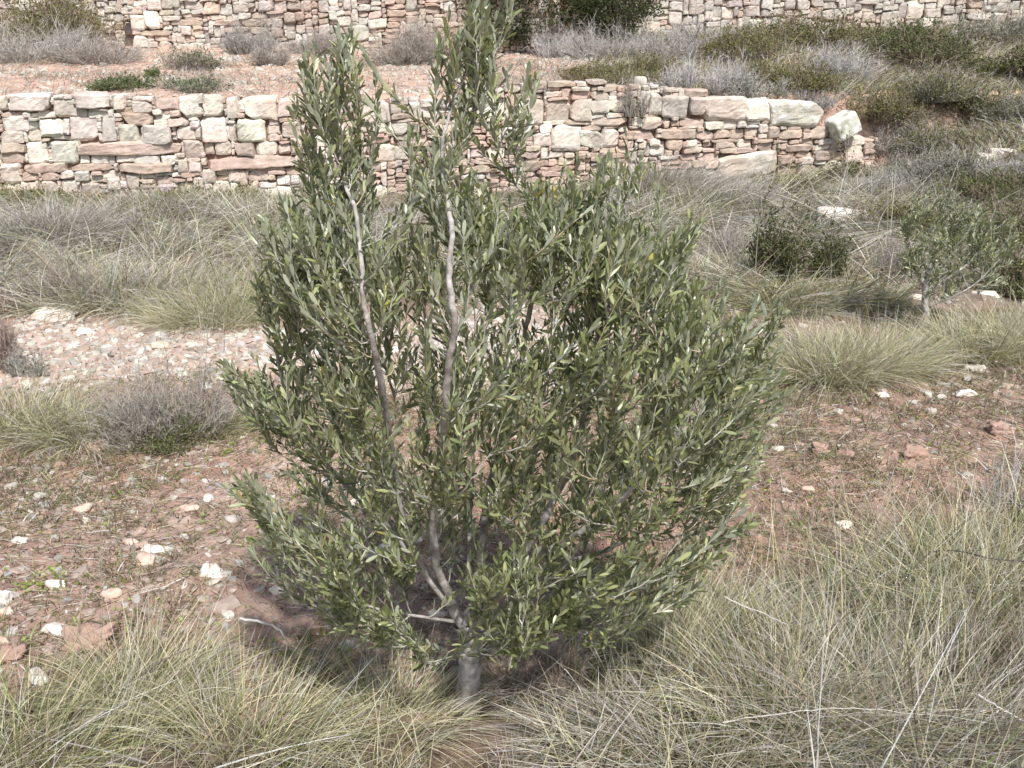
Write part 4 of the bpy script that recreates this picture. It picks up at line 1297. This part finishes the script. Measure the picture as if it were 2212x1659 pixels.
def olive(root, limbs, lobes, axis, leafL, leafW, npl, dirs, parts_limb, twig_r=.0018, seglen=.03, shoot=(.11, .26), dens=1.5):
    """limbs: list of (points, r0, r1); lobes: (u,v,ru,rv,dy,rd,n)"""
    nodes = []
    for pts, r0, r1, *_ in limbs:
        sp = cat_spline(pts, 8)
        nodes.append(sp[6:])
    nodes = np.vstack(nodes)
    tips, dr = [], []
    for (u, v, ru, rv, dy, rd, n) in lobes:
        sparse = .44 if (v < 380 and dens == 1.5) else .78 if (v < 460 and dens == 1.5) else 1
        for _ in range(int(n * dens * sparse)):
            q = nrm(rng.normal(size=3)) * rng.random() ** .38
            Y = axis[1] + dy + q[2] * rd
            p = at(u + q[0] * ru, v + q[1] * rv, Y)
            o_ = (p - axis)[:2]
            lowf = np.clip(1.25 - (p[2] - root.location[2]) / dirs[2], .15, 1.2)
            d = np.array([o_[0] * dirs[0] * lowf * 1.2, o_[1] * dirs[0] * lowf, 1.0]) + rng.normal(0, dirs[1], 3)
            tips.append(p); dr.append(nrm(d))
    tips = np.array(tips); dr = np.array(dr)
    dmin = np.array([np.min(np.linalg.norm(nodes - t_, axis=1)) for t_ in tips])
    order = np.argsort(dmin)
    tb, lb = Bag(), Bag()
    LP, LD, LN, LL = [], [], [], []
    extra = [nodes]
    allnodes = nodes
    for c_, k in enumerate(order):
        T, d = tips[k], dr[k]
        Ls = rng.uniform(*shoot)
        S = T - d * Ls * .7
        dv = allnodes - S
        cost = np.linalg.norm(dv, axis=1) + 1.2 * np.maximum(0, dv[:, 2] + .05)
        j = int(np.argmin(cost)); N0 = allnodes[j]
        dist = np.linalg.norm(T - N0)
        # bezier N0 -> T, end direction d
        c2 = T - d * dist * .5
        c1_ = N0 + (S - N0) * .35 + np.array([0, 0, -.04 * dist])
        ts = np.linspace(0, 1, max(6, int(dist / seglen)))[:, None]
        B_ = (1 - ts) ** 3 * N0 + 3 * (1 - ts) ** 2 * ts * c1_ + 3 * (1 - ts) * ts ** 2 * c2 + ts ** 3 * T
        B_[1:-1] += rng.normal(0, .003, B_[1:-1].shape)
        r_ = np.linspace(twig_r * (1 + dist * 1.1), twig_r * .45, len(B_))
        col = np.array([.40, .39, .345]) * rng.uniform(.7, 1.25)
        if rng.random() < .2:
            col = np.array([.40, .33, .22])
        tube(tb, B_, r_, col, 5)
        allnodes = np.vstack([allnodes, B_[1:-2:2]])
        # leaves
        seg = np.linalg.norm(np.diff(B_, axis=0), axis=1); cum = np.concatenate([[0], np.cumsum(seg)]); tot = cum[-1]
        s = tot; rot = rng.uniform(0, 3.14); start = tot - min(tot * .93, Ls * 1.3)
        q = 0
        while s > start:
            p = np.array([np.interp(s, cum, B_[:, a]) for a in range(3)])
            i_ = min(np.searchsorted(cum, s), len(B_) - 1); tg = nrm(B_[i_] - B_[i_ - 1])
            a1 = nrm(np.cross(tg, [0.31, .2, .93])); a2 = np.cross(tg, a1)
            fr = (tot - s) / max(Ls, .01)
            for sg in (0, math.pi):
                if rng.random() > npl * (1 if fr < .8 else .62):
                    continue
                th = rot + sg + rng.normal(0, .25)
                o_ = a1 * math.cos(th) + a2 * math.sin(th)
                ang = rng.normal(.60 if fr > .12 else .28, .22)
                ld = nrm(tg * math.cos(ang) + o_ * math.sin(ang) + np.array([0, 0, .10]))
                LP.append(p + o_ * .002); LD.append(ld)
                LN.append(nrm(tg * math.sin(ang) - o_ * math.cos(ang) + rng.normal(0, .42, 3)))
                LL.append(leafL * rng.uniform(.5, 1.25) * (.6 if q == 0 else .85 if q == 1 else 1))
            rot += math.pi / 2 + rng.normal(0, .15)
            s -= leafL * rng.uniform(.28, .52)
            q += 1
    LP, LD, LN, LL = map(np.array, (LP, LD, LN, LL))
    n = len(LP)
    base = mixc(np.array([.120, .142, .062]), np.array([.29, .31, .155]), rng.random(n) ** 1.6)
    yel = rng.random(n) < .007
    base = np.where(yel[:, None], np.array([.40, .33, .08]), base)
    base = base * np.exp(rng.normal(0, .3, (n, 1)))
    olive_leaves(lb, LP, LD, LN, LL, leafW * (LL / leafL) ** .6 * rng.uniform(.8, 1.2, n), np.clip(base * .93, .02, .40), rng.normal(.05, .10, n))
    print("leaves", n, "shoots", len(tips))
    for (pts, r0, r1, nm) in limbs:
        b_ = Bag(); sp = cat_spline(pts, 12 if nm == "trunk" else 8)
        sp[1:-1] += rng.normal(0, .0012, sp[1:-1].shape)
        rr_ = np.linspace(r0, r1, len(sp))
        if nm == "trunk":
            rr_ = rr_ * (1 + .9 * np.exp(-np.linspace(0, 1, len(sp)) * 9))
        colb = mixc(mixc(np.array([.30, .28, .26]), np.array([.44, .42, .40]), vn3(sp * 20, 4)), np.array([.20, .17, .14]), np.clip((vn3(sp * 60, 6) - .5) * 2, 0, .6))
        tube(b_, sp, rr_, np.repeat(colb[:, None], 16 if nm == "trunk" else 10, 1), 16 if nm == "trunk" else 10, .17)
        b_.build(nm, M_bark, root)
    tb.build("twigs", M_bark, root)
    lb.build("crown", M_leaf, root)


TY = 2.43
base = ground(1010, 1532)
TY = base[1]
root = empty("olive_tree", base)
tag(root, "large young olive tree with two tall leafy spires in the middle of the photo", "tree", "olive trees")
A_ = lambda u, v, dy=0.: at(u, v, TY + dy)
fork = A_(1000, 1345)
limbs = [
    ([base - [0, 0, .06], base + [0, 0, .0], A_(1014, 1440), A_(1016, 1385), fork], .039, .030, "trunk"),
    ([fork - [0, 0, .02], A_(965, 1300), A_(912, 1225, .02), A_(872, 1130, .05), A_(850, 1000, .05), A_(826, 850, -.12), A_(808, 750, -.2), A_(788, 660, -.22), A_(780, 560, -.18), A_(768, 460, -.08), A_(735, 370), A_(715, 270), A_(712, 170), A_(718, 90)], .0125, .002, "limb"),
    ([fork - [0, 0, .02], A_(975, 1290), A_(945, 1230, -.02), A_(935, 1120, -.05), A_(950, 1000, -.10), A_(962, 900, -.24), A_(968, 800, -.29), A_(982, 700, -.32), A_(970, 600, -.30), A_(976, 500, -.22), A_(962, 410, -.12), A_(955, 310, -.05), A_(985, 210, -.02), A_(1020, 120), A_(1035, 50)], .0135, .002, "limb"),
    ([fork - [0, 0, .01], A_(1030, 1280, .05), A_(1042, 1170, .10), A_(1060, 1040, .14), A_(1100, 900, .16), A_(1130, 760, .15), A_(1150, 620, .12), A_(1160, 500, .1), A_(1155, 400, .08)], .015, .003, "limb"),
    ([fork - [0, 0, .01], A_(1060, 1270, .0), A_(1115, 1215, .02), A_(1180, 1110, .05), A_(1240, 980, .05), A_(1275, 840, .04), A_(1300, 700, .02), A_(1330, 560), A_(1350, 440)], .016, .003, "limb"),
    ([A_(1085, 1240, .01), A_(1200, 1180, -.05), A_(1320, 1100, -.1), A_(1430, 980, -.12), A_(1520, 850, -.1), A_(1590, 740, -.05)], .011, .003, "limb"),
    ([A_(1080, 1245, .01), A_(1190, 1220, .1), A_(1330, 1180, .2), A_(1460, 1100, .25)], .009, .003, "limb"),
    ([fork, A_(900, 1330, -.08), A_(800, 1310, -.15), A_(700, 1270, -.2)], .0055, .0022, "limb"),
    ([A_(915, 1230, .02), A_(820, 1120, .1), A_(720, 1020, .15), A_(640, 900, .15), A_(600, 780, .12), A_(600, 650, .1)], .010, .003, "limb"),
    ([A_(990, 1310), A_(1010, 1250, .1), A_(1016, 1130, .2), A_(1022, 980, .26), A_(1036, 830, .3), A_(1050, 700, .3)], .007, .003, "limb"),
]
lobes = [
 # left spire
 (722, 100, 66, 42, 0, .09, 20), (745, 165, 75, 45, 0, .11, 15), (650, 130, 25, 45, 0, .05, 5), (690, 245, 60, 40, 0, .1, 9), (805, 200, 34, 45, 0, .08, 7), (630, 225, 22, 45, 0, .05, 5),
 (720, 320, 70, 45, 0, .12, 12), (745, 400, 75, 60, 0, .14, 20), (660, 340, 35, 45, 0, .1, 7), (800, 300, 30, 40, 0, .06, 4),
 # centre spire
 (1030, 45, 74, 48, 0, .1, 24), (1050, -20, 85, 40, 0, .12, 12), (1040, 120, 85, 42, 0, .12, 16), (1125, 165, 45, 40, 0, .1, 8), (940, 140, 30, 70, 0, .08, 7), (1135, 225, 35, 20, 0, .06, 3),
 (990, 205, 60, 34, 0, .1, 6), (955, 300, 85, 50, -.05, .14, 24), (985, 400, 110, 60, -.05, .18, 32),
 # right spires
 (1135, 300, 22, 50, .05, .08, 3), (1175, 440, 75, 60, .05, .18, 20), (1310, 350, 30, 60, 0, .08, 8), (1345, 310, 25, 40, 0, .06, 5), (1390, 365, 24, 40, 0, .08, 6),
 (1240, 400, 45, 60, 0, .1, 8), (1270, 490, 90, 55, 0, .2, 24), (1350, 500, 80, 60, 0, .2, 20), (1500, 500, 30, 50, 0, .1, 6),
 # body
 (600, 500, 62, 75, .05, .18, 15), (690, 480, 95, 80, 0, .25, 24), (590, 640, 45, 85, .1, .2, 13), (710, 620, 125, 100, .05, .38, 32),
 (880, 540, 110, 90, -.02, .35, 28), (1090, 530, 130, 90, 0, .38, 32), (1290, 570, 140, 90, 0, .4, 36), (1430, 560, 70, 80, 0, .3, 15), (1480, 650, 95, 75, 0, .35, 20),
 (1585, 690, 90, 50, 0, .25, 14), (1625, 760, 65, 75, 0, .25, 14), (1500, 780, 120, 105, 0, .45, 34), (1330, 740, 140, 110, 0, .5, 40), (1130, 730, 130, 110, 0, .45, 28), (900, 740, 140, 100, 0, .45, 26),
 (700, 790, 135, 90, .05, .42, 30), (540, 820, 55, 45, .1, .2, 9), (590, 870, 70, 45, .1, .25, 9), (760, 920, 135, 80, .05, .45, 26), (960, 900, 130, 100, -.05, .45, 26), (1180, 890, 140, 110, 0, .5, 34), (1390, 920, 150, 110, 0, .5, 38),
 (1560, 900, 85, 70, 0, .35, 14), (1560, 1040, 65, 60, 0, .3, 11), (1430, 1080, 125, 85, 0, .4, 20), (1220, 1060, 140, 90, 0, .42, 23), (1020, 1060, 130, 80, -.05, .42, 20), (840, 1040, 100, 70, 0, .38, 14), (690, 1030, 80, 50, .05, .3, 8),
 (530, 1060, 42, 50, -.1, .15, 9), (600, 1150, 80, 70, -.12, .22, 18), (720, 1190, 90, 70, -.15, .25, 16), (860, 1180, 60, 60, -.15, .2, 8), (800, 1320, 90, 40, -.2, .18, 10), (700, 1260, 60, 40, -.18, .15, 7),
 (1090, 1230, 100, 65, -.15, .3, 20), (1250, 1220, 120, 70, -.1, .35, 22), (1410, 1200, 100, 60, -.05, .3, 15), (1100, 1330, 90, 38, -.2, .2, 10), (1250, 1320, 100, 38, -.15, .25, 12), (1400, 1300, 60, 30, -.1, .2, 5), (880, 1370, 20, 20, -.25, .05, 2),
 (1610, 980, 65, 60, 0, .3, 16), (1600, 1110, 50, 45, 0, .25, 8), (1665, 850, 45, 60, 0, .2, 10), (1540, 1180, 70, 40, -.1, .25, 7), (1690, 680, 25, 40, 0, .1, 4), (495, 800, 30, 25, .05, .1, 4), (1480, 1270, 60, 30, -.1, .2, 6),
]
olive(root, limbs, lobes, np.array([fork[0] - .0, TY, 0]), .0365, .0088, .93, (1.5, .32, 1.5), None)

b2 = ground(1994, 716)
root2 = empty("olive_tree", b2)
tag(root2, "small young olive tree with thin leaning trunk on the right, before the bank", "tree", "olive trees")
Y2 = b2[1]
A2 = lambda u, v, dy=0.: at(u, v, Y2 + dy)
limbs2 = [
    ([b2 - [0, 0, .05], b2 + [0, 0, .0], A2(2001, 685), A2(1998, 650), A2(1999, 615)], .026, .018, "trunk"),
    ([A2(1999, 620), A2(1980, 590), A2(1965, 550), A2(1965, 500), A2(1975, 450)], .012, .004, "limb"),
    ([A2(1999, 618), A2(2010, 570), A2(2030, 520, .05), A2(2050, 460, .05), A2(2060, 410, .05)], .013, .004, "limb"),
    ([A2(1998, 640), A2(2050, 600, -.05), A2(2100, 560, -.05), A2(2130, 500), A2(2150, 450)], .010, .003, "limb"),
    ([A2(1999, 665), A2(2060, 640, -.1), A2(2110, 610, -.12), A2(2160, 560, -.12)], .006, .003, "limb"),
]
lobes2 = [(1975, 470, 32, 40, 0, .15, 24), (2040, 430, 45, 40, 0, .2, 34), (1970, 550, 34, 40, 0, .15, 22), (2040, 510, 55, 45, 0, .25, 44), (2110, 470, 45, 45, 0, .2, 34), (2130, 540, 45, 45, 0, .2, 34), (2050, 590, 50, 35, 0, .2, 26), (2160, 590, 30, 30, 0, .15, 12), (2180, 500, 25, 40, 0, .15, 14)]
olive(root2, limbs2, lobes2, np.array([b2[0], Y2, 0]), .034, .0085, .85, (1.1, .5, 1.2), None, .0022, .04, (.08, .18), 1.5)

# ------------------------------------------------------------------ wire and stalks
wp = [at(1850, 1395, 2.55), at(1930, 1290, 2.75), at(1985, 1215, 2.9), at(2022, 1190, 2.95), at(2080, 1192, 2.9), at(2140, 1206, 2.85), at(2230, 1214, 2.8), at(2400, 1225, 2.7)]
sp = cat_spline(wp, 26)
bag = Bag()
arc = np.linspace(0, 1, len(sp))
for ph in (0, math.pi):
    tw = np.stack([np.cos(arc * 150 + ph), np.zeros(len(sp)), np.sin(arc * 150 + ph)], 1) * .0016
    tube(bag, sp + tw, np.full(len(sp), .0013), np.array([.07, .065, .06]), 5)
tag(bag.build("fence_wire", M_wire, origin=wp[0]), "dark twisted fence wire bent over the tall grass at the right", "wire")

for (u0, v0, u1, v1, lab) in [(134, 1428, 131, 1230, "leftmost of three tall pale seed stalks in the left grass"), (208, 1465, 218, 1193, "middle one of three tall pale seed stalks, with the thickest head"), (302, 1320, 289, 1180, "rightmost of three tall pale seed stalks, leaning left")]:
    g0 = ground(u0, v0 + 60)
    tp = at(u1, v1, g0[1] + .04)
    root_ = empty("seed_stalk", g0); tag(root_, lab, "grass stalk", "seed stalks")
    b_ = Bag(); sp = cat_spline([g0, (g0 + tp) / 2 + [.01, 0, 0], tp], 8)
    tube(b_, sp, np.linspace(.0011, .0007, len(sp)), np.array([.42, .38, .29]), 5); b_.build("stem", M_grass, root_)
    hb = Bag(); n = 150
    s = rng.random(n) ** .8; P = tp + (g0 - tp) * (s * .16)[:, None]
    D = nrm(rng.normal(0, .35, (n, 3)) + [0, 0, 1]); L = rng.uniform(.006, .016, n)
    cc_ = jit(np.array([.50, .48, .42]), n)
    ribbons(hb, P, D, L, np.full(n, .0022), np.zeros((n, 3)), cc_, cc_, 1); hb.build("seed_head", M_grass, root_)

# bare dead sticks lying on ground / grass
for k, (pl, Y, r_, lab) in enumerate([([(515, 1335), (590, 1352), (625, 1390)], 2.62, .005, "thick pale curved dead stem arching over the soil left of the trunk"),
                       ([(190, 1640), (245, 1560), (262, 1500), (330, 1440), (410, 1400)], 2.42, .0032, "dark bent dead stem in the lower left grass"),
                       ([(1565, 1290), (1690, 1345), (1705, 1360)], 2.55, .0022, "straight white dead stem over the grass right of the trunk"),
                       ([(1560, 1560), (1800, 1530), (2010, 1545)], 2.15, .0018, "long grey dead stem lying across the matted grass at the bottom"),
                       ([(2110, 1500), (2170, 1535), (2215, 1560)], 2.2, .003, "short white dead stem in the matted grass at lower right")]):
    pts = [at(u, v, Y) for u, v in pl]
    b_ = Bag(); sp = cat_spline(pts, 10) + rng.normal(0, .0012, (len(pts) * 10 - 9, 3))
    tube(b_, sp, np.linspace(r_, r_ * .5, len(sp)), np.array([.16, .13, .12]) if k == 1 else np.array([.50, .47, .44]), 6)
    tag(b_.build("dead_stem", M_twig, origin=pts[0]), lab, "dead stem", "dead stems")
